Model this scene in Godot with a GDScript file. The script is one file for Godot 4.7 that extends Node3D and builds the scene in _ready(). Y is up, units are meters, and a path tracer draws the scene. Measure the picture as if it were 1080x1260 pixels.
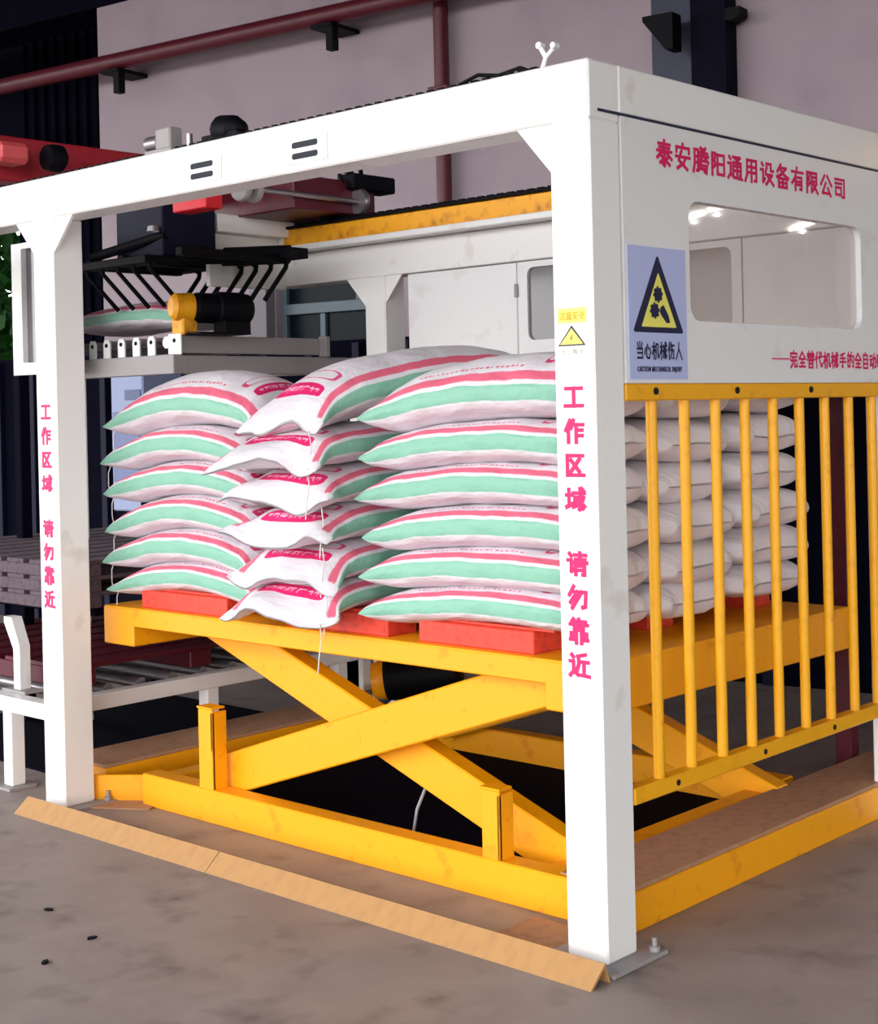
extends Node3D

var M := {}
var taken := {}
var sack_image: ImageTexture

# ------------------------------------------------------------------ camera, sky, lamps
func setup_view() -> void:
	var cam := Camera3D.new()
	cam.name = "camera"
	cam.projection = Camera3D.PROJECTION_FRUSTUM
	cam.near = 0.1
	cam.far = 120.0
	cam.size = 2.0 * 0.1 * 630.0 / 1833.4
	cam.frustum_offset = Vector2(2.3, -124.3) / 1833.4 * 0.1
	add_child(cam)
	cam.position = Vector3(2.4501, 1.5434, 3.2822)
	cam.basis = Basis(Vector3.UP, 0.7470) * Basis(Vector3.RIGHT, -0.0005) * Basis(Vector3.BACK, -0.0228)
	cam.current = true
	var env := Environment.new()
	env.background_mode = Environment.BG_SKY
	var sky := Sky.new()
	var sm := ProceduralSkyMaterial.new()
	sm.sky_top_color = Color(0.86, 0.87, 0.90)
	sm.sky_horizon_color = Color(0.99, 0.98, 0.965)
	sm.ground_bottom_color = Color(0.45, 0.43, 0.42)
	sm.ground_horizon_color = Color(0.8, 0.8, 0.8)
	sm.sky_energy_multiplier = 3.0
	sm.ground_energy_multiplier = 1.0
	sm.sun_angle_max = 0.0
	sky.sky_material = sm
	env.sky = sky
	env.tonemap_mode = Environment.TONE_MAPPER_LINEAR
	env.tonemap_exposure = 0.55
	env.sdfgi_enabled = true
	env.ssao_enabled = true
	env.ssil_enabled = true
	var we := WorldEnvironment.new()
	we.name = "environment"
	we.environment = env
	add_child(we)

# ------------------------------------------------------------------ naming helpers
func numbered(called: String) -> String:
	if not taken.has(called):
		taken[called] = 0
		return called
	taken[called] += 1
	return "%s_%03d" % [called, taken[called]]

func thing(called: String, label: String, category: String, at := Vector3.ZERO, group := "") -> Node3D:
	var o := Node3D.new()
	o.name = numbered(called)
	add_child(o)
	o.position = at
	tag(o, label, category, group)
	return o

func tag(o: Node3D, label: String, category: String, group := "") -> void:
	o.set_meta("label", label)
	o.set_meta("category", category)
	if group:
		o.set_meta("group", group)

func put(called: String, st: SurfaceTool, mat: Material, parent: Node3D = null, label := "") -> MeshInstance3D:
	var o := MeshInstance3D.new()
	o.mesh = st.commit()
	o.material_override = mat
	if parent == null:
		o.name = numbered(called)
		add_child(o)
	else:
		var n := 0
		var nm := called
		while parent.has_node(nm):
			n += 1
			nm = "%s_%03d" % [called, n]
		o.name = nm
		parent.add_child(o, true)
		o.position = -parent_offset(parent)
	if label:
		o.set_meta("label", label)
	return o

# parts are modelled in world coordinates; this takes their parents' places off again
func parent_offset(p: Node3D) -> Vector3:
	if p is MeshInstance3D:
		return Vector3.ZERO
	return p.position

func struct(called: String, st: SurfaceTool, mat: Material) -> MeshInstance3D:
	var o := put(called, st, mat)
	o.set_meta("kind", "structure")
	return o

# ------------------------------------------------------------------ mesh helpers
func mb() -> SurfaceTool:
	var st := SurfaceTool.new()
	st.begin(Mesh.PRIMITIVE_TRIANGLES)
	return st

func tri(st: SurfaceTool, a: Vector3, b: Vector3, c: Vector3, n: Vector3) -> void:
	st.set_normal(n)
	if (b - a).cross(c - a).dot(n) > 0.0:
		st.add_vertex(a); st.add_vertex(c); st.add_vertex(b)
	else:
		st.add_vertex(a); st.add_vertex(b); st.add_vertex(c)

func quad(st: SurfaceTool, a: Vector3, b: Vector3, c: Vector3, d: Vector3, n: Vector3) -> void:
	tri(st, a, b, c, n)
	tri(st, a, c, d, n)

# chamfered box from corner lo to corner hi, turned by bs about its centre
func box(st: SurfaceTool, lo: Vector3, hi: Vector3, bev := 0.004, bs := Basis()) -> void:
	var c := (lo + hi) * 0.5
	var h := (hi - lo).abs() * 0.5
	var b: float = minf(bev, minf(h.x, minf(h.y, h.z)) * 0.45)
	for ax in 3:
		for s in [-1.0, 1.0]:
			var u := (ax + 1) % 3
			var v := (ax + 2) % 3
			var p := []
			for k in [[-1, -1], [1, -1], [1, 1], [-1, 1]]:
				var q := Vector3.ZERO
				q[ax] = s * h[ax]
				q[u] = k[0] * (h[u] - b)
				q[v] = k[1] * (h[v] - b)
				p.append(c + bs * q)
			var n := Vector3.ZERO
			n[ax] = s
			quad(st, p[0], p[1], p[2], p[3], bs * n)
	if b <= 0.0:
		return
	for ax in 3:
		var u := (ax + 1) % 3
		var v := (ax + 2) % 3
		for su in [-1.0, 1.0]:
			for sv in [-1.0, 1.0]:
				var p := []
				for k in [[-1, 0], [1, 0], [1, 1], [-1, 1]]:
					var q := Vector3.ZERO
					q[ax] = k[0] * (h[ax] - b)
					q[u] = su * (h[u] - (b if k[1] == 1 else 0.0))
					q[v] = sv * (h[v] - (0.0 if k[1] == 1 else b))
					p.append(c + bs * q)
				var n := Vector3.ZERO
				n[u] = su
				n[v] = sv
				quad(st, p[0], p[1], p[2], p[3], (bs * n).normalized())
	for sx in [-1.0, 1.0]:
		for sy in [-1.0, 1.0]:
			for sz in [-1.0, 1.0]:
				var sg := Vector3(sx, sy, sz)
				var p := []
				for ax in 3:
					var q := Vector3(h.x - b, h.y - b, h.z - b)
					q[ax] = h[ax]
					p.append(c + bs * (q * sg))
				tri(st, p[0], p[1], p[2], (bs * sg).normalized())

# box as a bar between two points, with width w (level) and height t
func bar(st: SurfaceTool, a: Vector3, b: Vector3, w: float, t: float, bev := 0.004) -> void:
	var d := b - a
	var x := d.normalized()
	var side := Vector3.UP.cross(x)
	if side.length() < 0.01:
		side = Vector3.BACK
	side = side.normalized()
	var up := x.cross(side).normalized()
	var bs := Basis(x, up, x.cross(up))
	var hl := Vector3(d.length() * 0.5, t * 0.5, w * 0.5)
	var m := (a + b) * 0.5
	box(st, m - hl, m + hl, bev, bs)

func tube(st: SurfaceTool, pts: Array, r: float, n := 10, caps := true) -> void:
	var rings := []
	var nrm := []
	var prev := Vector3.ZERO
	for i in pts.size():
		var t: Vector3
		if i == 0:
			t = (pts[1] - pts[0]).normalized()
		elif i == pts.size() - 1:
			t = (pts[i] - pts[i - 1]).normalized()
		else:
			t = ((pts[i + 1] - pts[i]).normalized() + (pts[i] - pts[i - 1]).normalized()).normalized()
		var u := prev - t * prev.dot(t)
		if u.length() < 0.01:
			u = Vector3.UP.cross(t)
			if u.length() < 0.05:
				u = Vector3.RIGHT.cross(t)
		u = u.normalized()
		prev = u
		var v := t.cross(u)
		var ring := []
		var rn := []
		for k in n:
			var a := TAU * k / n
			var dir := u * cos(a) + v * sin(a)
			ring.append(pts[i] + dir * r)
			rn.append(dir)
		rings.append(ring)
		nrm.append(rn)
	for i in pts.size() - 1:
		for k in n:
			var k2 := (k + 1) % n
			smooth_quad(st, [rings[i][k], rings[i][k2], rings[i + 1][k2], rings[i + 1][k]], [nrm[i][k], nrm[i][k2], nrm[i + 1][k2], nrm[i + 1][k]])
	if caps:
		for e in [0, pts.size() - 1]:
			var dir: Vector3 = (pts[0] - pts[1]).normalized() if e == 0 else (pts[e] - pts[e - 1]).normalized()
			for k in n:
				tri(st, pts[e], rings[e][k], rings[e][(k + 1) % n], dir)

func smooth_quad(st: SurfaceTool, p: Array, n: Array) -> void:
	for t in [[0, 1, 2], [0, 2, 3]]:
		var idx: Array = t
		var mid: Vector3 = n[idx[0]] + n[idx[1]] + n[idx[2]]
		if (p[idx[1]] - p[idx[0]]).cross(p[idx[2]] - p[idx[0]]).dot(mid) > 0.0:
			idx = [t[0], t[2], t[1]]
		for k in idx:
			st.set_normal(n[k])
			st.add_vertex(p[k])

# turned shape: profile of (distance along axis, radius) pairs from point a along direction d
func lathe(st: SurfaceTool, a: Vector3, d: Vector3, prof: Array, n := 16) -> void:
	var t := d.normalized()
	var u := Vector3.UP.cross(t)
	if u.length() < 0.05:
		u = Vector3.RIGHT.cross(t)
	u = u.normalized()
	var v := t.cross(u)
	for i in prof.size() - 1:
		var p0: Vector2 = prof[i]
		var p1: Vector2 = prof[i + 1]
		var slope := Vector2(p1.y - p0.y, p0.x - p1.x)
		for k in n:
			var pp := []
			var nn := []
			for kk in [[0, k], [0, k + 1], [1, k + 1], [1, k]]:
				var a2: float = TAU * kk[1] / n
				var dir := u * cos(a2) + v * sin(a2)
				var pr: Vector2 = p0 if kk[0] == 0 else p1
				pp.append(a + t * pr.x + dir * pr.y)
				nn.append((dir * -slope.y + t * -slope.x).normalized())
			smooth_quad(st, pp, nn)

# flat outline (2D) pushed along z of xf by depth
func prism(st: SurfaceTool, poly: PackedVector2Array, depth: float, xf: Transform3D) -> void:
	var ix := Geometry2D.triangulate_polygon(poly)
	var nz := xf.basis.z.normalized()
	for k in range(0, ix.size(), 3):
		var a := poly[ix[k]]
		var b := poly[ix[k + 1]]
		var c := poly[ix[k + 2]]
		tri(st, xf * Vector3(a.x, a.y, depth), xf * Vector3(b.x, b.y, depth), xf * Vector3(c.x, c.y, depth), nz)
		tri(st, xf * Vector3(a.x, a.y, 0), xf * Vector3(b.x, b.y, 0), xf * Vector3(c.x, c.y, 0), -nz)
	var area := 0.0
	for k in poly.size():
		area += poly[k].cross(poly[(k + 1) % poly.size()])
	for k in poly.size():
		var a := poly[k]
		var b := poly[(k + 1) % poly.size()]
		var n2 := Vector2((b - a).y, -(b - a).x).normalized() * signf(area)
		quad(st, xf * Vector3(a.x, a.y, 0), xf * Vector3(b.x, b.y, 0), xf * Vector3(b.x, b.y, depth), xf * Vector3(a.x, a.y, depth), xf.basis * Vector3(n2.x, n2.y, 0))

# sheet w x h (from 0,0) with a round-cornered hole, thickness depth along z of xf
func holed(st: SurfaceTool, lo: Vector2, hi: Vector2, hlo: Vector2, hhi: Vector2, r: float, depth: float, xf: Transform3D) -> void:
	var inner := rounded(hlo, hhi, r)
	var outer := []
	var corners := [Vector2(hi.x, hi.y), Vector2(lo.x, hi.y), Vector2(lo.x, lo.y), Vector2(hi.x, lo.y)]
	var per := inner.size() / 4
	for k in inner.size():
		outer.append(corners[k / per])
	var nz := xf.basis.z.normalized()
	for k in inner.size():
		var k2 := (k + 1) % inner.size()
		for s in [0.0, depth]:
			var n := nz if s > 0.0 else -nz
			quad(st, xf * Vector3(inner[k].x, inner[k].y, s), xf * Vector3(inner[k2].x, inner[k2].y, s), xf * Vector3(outer[k2].x, outer[k2].y, s), xf * Vector3(outer[k].x, outer[k].y, s), n)
		var m := (hlo + hhi) * 0.5 - (inner[k] + inner[k2]) * 0.5
		var d2 := inner[k2] - inner[k]
		var nn := Vector2(d2.y, -d2.x).normalized()
		if nn.dot(m) < 0.0:
			nn = -nn
		quad(st, xf * Vector3(inner[k].x, inner[k].y, 0), xf * Vector3(inner[k2].x, inner[k2].y, 0), xf * Vector3(inner[k2].x, inner[k2].y, depth), xf * Vector3(inner[k].x, inner[k].y, depth), xf.basis * Vector3(nn.x, nn.y, 0))
	for e in [[corners[0], corners[1]], [corners[1], corners[2]], [corners[2], corners[3]], [corners[3], corners[0]]]:
		var mid: Vector2 = (e[0] + e[1]) * 0.5 - (lo + hi) * 0.5
		quad(st, xf * Vector3(e[0].x, e[0].y, 0), xf * Vector3(e[1].x, e[1].y, 0), xf * Vector3(e[1].x, e[1].y, depth), xf * Vector3(e[0].x, e[0].y, depth), (xf.basis * Vector3(mid.x, mid.y, 0)).normalized())

func rounded(lo: Vector2, hi: Vector2, r: float, n := 7) -> PackedVector2Array:
	var out := PackedVector2Array()
	var cs := [Vector2(hi.x - r, hi.y - r), Vector2(lo.x + r, hi.y - r), Vector2(lo.x + r, lo.y + r), Vector2(hi.x - r, lo.y + r)]
	for q in 4:
		for k in n:
			var a := PI / 2 * (q + float(k) / (n - 1))
			out.append(cs[q] + Vector2(cos(a), sin(a)) * r)
	return out

# ------------------------------------------------------------------ lettering: strokes on a 24 x 24 field, y down
var G := {
	"工": "3 4 21 4|12 4 12 20|2 20 22 20",
	"作": "7 2 2 11|5 8 5 22|11 2 8 9|10 6 22 6|14 6 14 22|14 11 21 11|14 16 21 16",
	"区": "3 3 21 3|3 3 3 21 22 21|17 6 7 18|7 7 17 18",
	"域": "1 8 8 8|4 3 4 18|1 19 8 16|9 6 22 6|11 10 15 10 15 15 11 15 11 10|9 19 16 17|17 2 18 14 20 20 22 18|21 10 16 21|19 2 21 4",
	"请": "3 3 5 5|1 9 5 9 5 19 8 17|9 4 22 4|15 2 15 11|10 8 21 8|8 11 23 11|10 14 10 22|10 14 20 14 20 22 18 22|10 18 20 18",
	"勿": "7 2 2 10|6 7 21 7 20 20 17 21|11 7 3 17|16 7 5 22",
	"靠": "6 1 4 4|4 3 20 3|12 1 12 6|2 6 22 6|7 8 17 8 17 11 7 11 7 8|9 12 9 23|15 12 15 23|3 14 9 14|3 17 9 17|2 20 9 20|15 14 21 14|15 17 21 17|15 20 22 20",
	"近": "3 3 5 5|1 9 5 9 5 18|1 22 5 18 10 21 23 22|19 2 10 4|11 4 11 11 9 17|11 9 22 9|17 9 17 18",
	"泰": "4 4 20 4|5 7 19 7|2 10 22 10|12 1 10 10 2 16|13 10 22 16|12 12 12 22 10 21|8 14 10 16|6 20 11 17|18 14 14 17|14 18 19 21",
	"安": "12 1 12 4|3 8 3 4 21 4 21 8|2 12 22 12|10 7 6 15 18 22|16 12 13 17 4 22",
	"腾": "3 3 3 15 1 22|3 3 8 3 8 21 6 21|3 9 8 9|3 14 8 14|12 1 13 3|19 1 17 3|10 5 22 5|9 8 23 8|15 2 14 8 9 14|17 8 23 13|12 12 19 12|12 12 11 16 21 16 20 22 17 21|10 19 18 19",
	"阳": "3 3 3 22|3 3 8 3 6 9 8 13 5 15|11 4 21 4 21 21 11 21 11 4|11 12 21 12",
	"通": "3 3 5 5|1 9 5 9 5 18|1 22 5 18 10 21 23 22|9 3 20 3 15 6|12 4 17 7|9 8 9 19|9 8 21 8 21 19 19 19|9 11 21 11|9 15 21 15|15 8 15 19",
	"用": "5 3 5 16 2 22|5 3 20 3 20 21 17 21|5 9 20 9|5 14 20 14|12 3 12 22",
	"设": "3 3 5 5|1 9 5 9 5 20 8 17|11 3 11 7 9 11|11 3 18 3 18 9 22 9|9 13 20 13 10 22|11 13 22 22",
	"备": "9 1 3 8|8 4 18 4 10 10 2 13|7 5 14 10 22 13|5 14 19 14 19 22 5 22 5 14|5 18 19 18|12 14 12 22",
	"有": "2 5 22 5|11 1 8 10 2 16|8 10 8 22|8 10 19 10 19 21 16 21|8 14 19 14|8 17 19 17",
	"限": "3 3 3 22|3 3 8 3 6 9 8 13 5 15|11 3 20 3 20 11 11 11|11 7 20 7|11 3 11 21 15 18|13 12 22 22|20 13 16 16",
	"公": "9 3 2 12|14 3 22 12|11 10 5 20 18 20|15 15 20 22",
	"司": "3 4 20 4 20 21 16 21|3 8 15 8|4 12 14 12 14 19 4 19 4 12",
	"当": "12 2 12 9|5 3 7 8|19 3 17 8|4 10 20 10 20 21 4 21|5 15 20 15",
	"心": "4 10 2 16|8 8 8 19 11 21 17 21 17 17|11 5 13 10|18 9 21 15",
	"机": "6 2 6 22|1 7 11 7|6 8 1 16|6 9 11 13|13 4 13 14 11 22|13 4 19 4 19 20 22 20 22 17",
	"械": "5 2 5 22|1 7 9 7|5 8 1 15|5 9 8 12|10 6 22 6|17 2 18 14 20 20 22 18|21 10 16 21|19 2 21 4|12 9 12 15 10 20|15 9 15 20|10 13 17 13",
	"伤": "7 2 2 11|5 8 5 22|12 2 9 9|11 5 22 5|10 11 20 11 19 21 16 21|15 7 14 13 9 21",
	"人": "12 2 11 10 2 22|12 9 22 22",
	"完": "12 1 12 4|3 8 3 4 21 4 21 8|7 9 17 9|3 13 21 13|9 13 8 18 3 22|14 13 14 21 21 21 21 18",
	"全": "12 2 2 11|12 2 22 11|6 11 18 11|6 16 18 16|3 21 21 21|12 11 12 21",
	"替": "2 4 11 4|2 7 11 7|7 1 6 8 2 12|7 8 10 11|13 4 22 4|13 7 22 7|17 1 17 8 13 12|18 8 22 12|6 13 18 13 18 22 6 22 6 13|6 17 18 17",
	"代": "7 2 2 11|5 8 5 22|9 9 22 7|14 2 15 13 19 20 22 20 22 17|18 2 20 4",
	"手": "18 2 5 5|4 9 20 9|2 14 22 14|12 4 12 21 9 20",
	"的": "6 1 4 5|3 5 10 5 10 20 3 20 3 5|3 12 10 12|15 1 12 9|14 6 22 6 21 20 18 20|15 11 17 14",
	"自": "12 1 10 4|5 4 19 4 19 22 5 22 5 4|5 10 19 10|5 16 19 16",
	"动": "2 5 10 5|1 10 11 10|5 10 2 18 10 17|8 14 11 19|12 8 22 8 21 20 18 20|16 2 16 10 11 22",
	"码": "1 4 10 4|5 4 1 13|3 11 9 11 9 19 3 19 3 11|12 3 20 3 19 12|13 5 12 12 22 12 21 21 18 21|11 16 19 16",
	"垛": "1 8 8 8|4 3 4 18|1 19 8 16|13 2 12 6 9 9|13 2 18 2 18 7 22 7|9 12 22 12|15 9 15 22|15 12 9 19|15 12 22 19",
	"电": "5 5 19 5 19 15 5 15 5 5|5 10 19 10|12 2 12 20 21 20 21 17",
	"触": "5 1 2 6|4 3 9 3 7 7|3 7 3 15 1 22|3 7 9 7 9 21|3 12 9 12|3 16 9 16|6 7 6 19|12 6 21 6 21 14 12 14 12 6|16 2 16 19|11 20 21 18|19 15 22 21",
	"注": "3 3 5 5|2 9 4 11|2 21 6 15|14 1 16 4|8 6 22 6|9 13 21 13|15 6 15 21|7 21 23 21",
	"意": "12 1 12 3|4 3 20 3|8 4 9 7|16 4 15 7|2 7 22 7|6 9 18 9 18 15 6 15 6 9|6 12 18 12|3 17 2 22|8 17 8 22 17 22 17 19|12 17 13 20|19 17 22 21",
	"—": "0 12 24 12",
}

# one character whose field starts at o and spans right (24 units) and down
func glyph(st: SurfaceTool, ch: String, o: Vector3, right: Vector3, down: Vector3, weight: float, lift: float) -> void:
	var n := down.cross(right).normalized()
	var xf := Transform3D(Basis(right / 24.0, -down / 24.0, n), o)
	var up_by := lift
	for line in G[ch].split("|"):
		var v: PackedFloat64Array = line.split_floats(" ")
		var pts := PackedVector2Array()
		for k in range(0, v.size(), 2):
			pts.append(Vector2(v[k], -v[k + 1]))
		for k in pts.size() - 1:
			var a := pts[k]
			var b := pts[k + 1]
			var d := (b - a).normalized()
			a -= d * weight * 0.45
			b += d * weight * 0.45
			var s := Vector2(-d.y, d.x) * weight * (0.42 if absf(d.x) > absf(d.y) * 3.0 else 0.5)
			quad(st, xf * Vector3(a.x + s.x, a.y + s.y, up_by), xf * Vector3(b.x + s.x, b.y + s.y, up_by), xf * Vector3(b.x - s.x, b.y - s.y, up_by), xf * Vector3(a.x - s.x, a.y - s.y, up_by), n)
			up_by += 0.00005

# painted characters, each a piece of its own
func painted(text: String, o: Vector3, right: Vector3, down: Vector3, step: Vector3, weight: float, mat: Material, parent: Node3D) -> void:
	for k in text.length():
		var st := mb()
		glyph(st, text[k], o + step * k, right, down, weight, 0.0012)
		put("painted_character" if text[k] != "—" else "painted_dash", st, mat, parent)

func words(st: SurfaceTool, text: String, o: Vector3, right: Vector3, down: Vector3, step: Vector3, weight := 3.0, lift := 0.0012) -> void:
	for k in text.length():
		if text[k] != " ":
			glyph(st, text[k], o + step * k, right, down, weight, lift)

# ------------------------------------------------------------------ materials
func flat(color: Color, rough := 0.5, metal := 0.0, spec := 0.5) -> StandardMaterial3D:
	var m := StandardMaterial3D.new()
	m.albedo_color = color
	m.roughness = rough
	m.metallic = metal
	m.metallic_specular = spec
	return m

func noise_tex(sd: int, freq: float, ramp: Array, size := 512, oct := 5, kind := FastNoiseLite.TYPE_SIMPLEX_SMOOTH) -> NoiseTexture2D:
	var n := FastNoiseLite.new()
	n.seed = sd
	n.frequency = freq
	n.fractal_octaves = oct
	n.noise_type = kind
	var t := NoiseTexture2D.new()
	t.noise = n
	t.width = size
	t.height = size
	t.seamless = true
	var g := Gradient.new()
	var offs := PackedFloat32Array()
	var cols := PackedColorArray()
	for r in ramp:
		offs.append(r[0])
		cols.append(r[1])
	g.offsets = offs
	g.colors = cols
	t.color_ramp = g
	return t

func worn(color: Color, dark: Color, sd: int, scale: float, rough := 0.45, start := 0.62) -> StandardMaterial3D:
	var m := flat(Color.WHITE, rough)
	m.albedo_texture = noise_tex(sd, 0.012, [[0.0, color], [start, color], [0.78, color.lerp(dark, 0.35)], [1.0, dark]])
	m.uv1_triplanar = true
	m.uv1_world_triplanar = true
	m.uv1_scale = Vector3.ONE * scale
	return m

func make_materials() -> void:
	M.white = worn(Color(0.93, 0.93, 0.92), Color(0.86, 0.84, 0.80), 3, 0.5, 0.38, 0.75)
	M.panel = worn(Color(0.90, 0.90, 0.90), Color(0.86, 0.85, 0.84), 5, 0.5, 0.35, 0.75)
	M.yellow = worn(Color(0.97, 0.655, 0.012), Color(0.90, 0.57, 0.03), 7, 1.2, 0.42, 0.74)
	M.fence = worn(Color(0.95, 0.68, 0.03), Color(0.88, 0.60, 0.04), 8, 2.0, 0.4, 0.72)
	M.rail = worn(Color(0.95, 0.66, 0.05), Color(0.62, 0.36, 0.05), 9, 1.6, 0.5, 0.5)
	M.girder = worn(Color(0.62, 0.06, 0.14), Color(0.45, 0.04, 0.10), 30, 1.5, 0.45, 0.6)
	M.red = worn(Color(0.33, 0.025, 0.11), Color(0.25, 0.02, 0.08), 10, 1.5, 0.45, 0.55)  # carriage red with its shade mixed into the colour
	M.lit_red = flat(Color(0.86, 0.10, 0.16), 0.45)  # the carriage red again, coloured as lit
	M.pink_red = flat(Color(0.85, 0.34, 0.36), 0.5)
	M.pallet = worn(Color(0.86, 0.26, 0.18), Color(0.62, 0.16, 0.12), 11, 3.0, 0.5, 0.5)
	M.navy = flat(Color(0.05, 0.06, 0.16), 0.6, 0.0, 0.3)
	M.column = worn(Color(0.11, 0.13, 0.25), Color(0.08, 0.09, 0.19), 12, 1.0, 0.5, 0.5)
	M.black = flat(Color(0.025, 0.025, 0.05), 0.6, 0.0, 0.25)
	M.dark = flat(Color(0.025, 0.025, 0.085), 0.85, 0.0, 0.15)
	M.steel = flat(Color(0.62, 0.60, 0.62), 0.35, 0.8)
	M.dull = flat(Color(0.60, 0.58, 0.58), 0.55)
	M.hole = flat(Color(0.03, 0.03, 0.03), 0.9)
	M.slot = flat(Color(0.16, 0.18, 0.22), 0.8)
	M.magenta = flat(Color(0.90, 0.05, 0.40), 0.6)
	M.crimson = flat(Color(0.84, 0.05, 0.35), 0.6)
	M.sign_blue = flat(Color(0.70, 0.74, 0.90), 0.45)
	M.sign_navy = flat(Color(0.07, 0.08, 0.25), 0.5)
	M.sign_yellow = flat(Color(0.93, 0.90, 0.42), 0.5)
	M.sticker = flat(Color(0.97, 0.96, 0.92), 0.5)
	M.sticker_top = flat(Color(0.97, 0.93, 0.45), 0.5)
	M.sticker_text = flat(Color(0.86, 0.70, 0.12), 0.5)
	M.pale_text = flat(Color(0.72, 0.71, 0.68), 0.5)
	M.thread = flat(Color(0.85, 0.84, 0.82), 0.8)
	M.wall = worn(Color(0.64, 0.585, 0.615), Color(0.58, 0.52, 0.56), 14, 0.22, 0.85, 0.45)
	M.hall = flat(Color(0.88, 0.86, 0.83), 0.9)
	M.ceiling = flat(Color(0.30, 0.30, 0.33), 0.9)
	M.pipe = worn(Color(0.34, 0.05, 0.12), Color(0.26, 0.04, 0.10), 15, 2.0, 0.45, 0.5)
	M.ridge = worn(Color(0.74, 0.56, 0.35), Color(0.62, 0.46, 0.32), 16, 2.2, 0.6, 0.45)
	M.plank = worn(Color(0.70, 0.53, 0.40), Color(0.55, 0.41, 0.33), 17, 2.6, 0.75, 0.45)
	M.old_wood = worn(Color(0.36, 0.30, 0.33), Color(0.22, 0.18, 0.21), 18, 4.0, 0.8, 0.4)
	M.cabinet = flat(Color(0.55, 0.60, 0.74), 0.5)
	M.cabinet_blue = flat(Color(0.16, 0.26, 0.45), 0.4)
	M.leaf = flat(Color(0.12, 0.36, 0.12), 0.6)
	M.leaf.backlight_enabled = true
	M.leaf.backlight = Color(0.10, 0.25, 0.06)
	M.glass = flat(Color(0.72, 0.64, 0.60, 0.38), 0.03)  # beige haze of the mirrored hall is mixed into the glass colour
	M.glass.transparency = BaseMaterial3D.TRANSPARENCY_ALPHA
	M.grey_glass = flat(Color(0.42, 0.41, 0.43), 0.12)
	M.dark_glass = flat(Color(0.02, 0.08, 0.11), 0.3, 0.0, 0.2)
	M.window_frame = flat(Color(0.34, 0.40, 0.44), 0.5)
	M.lamp = flat(Color(1, 1, 1), 0.6)
	M.lamp.emission_enabled = true
	M.lamp.emission = Color(1.0, 0.97, 0.92)
	M.lamp.emission_energy_multiplier = 24.0
	# concrete: broad stains, fine speckle, low relief
	var c := flat(Color.WHITE, 0.78)
	c.albedo_texture = noise_tex(21, 0.006, [[0.0, Color(0.56, 0.51, 0.485)], [0.38, Color(0.605, 0.55, 0.52)], [0.55, Color(0.625, 0.57, 0.54)], [0.75, Color(0.59, 0.535, 0.51)], [1.0, Color(0.67, 0.615, 0.58)]], 1024, 7)
	c.uv1_triplanar = true
	c.uv1_world_triplanar = true
	c.uv1_scale = Vector3.ONE * 0.22
	c.detail_enabled = true
	c.detail_blend_mode = BaseMaterial3D.BLEND_MODE_MUL
	c.detail_albedo = noise_tex(22, 0.016, [[0.0, Color(0.72, 0.69, 0.69)], [0.16, Color(0.9, 0.89, 0.89)], [0.38, Color(1, 1, 1)], [1.0, Color(1, 1, 1)]], 1024, 4)
	c.roughness_texture = noise_tex(23, 0.01, [[0.0, Color(0.6, 0.6, 0.6)], [1.0, Color(1, 1, 1)]])
	M.concrete = c
	# sacks
	var s := flat(Color.WHITE, 0.55)
	s.albedo_texture = sack_texture()
	s.texture_repeat = true
	s.heightmap_enabled = true
	s.heightmap_texture = noise_tex(41, 0.012, [[0.0, Color.BLACK], [1.0, Color.WHITE]], 512, 4)
	s.heightmap_scale = 0.9
	M.sack = s

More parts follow.
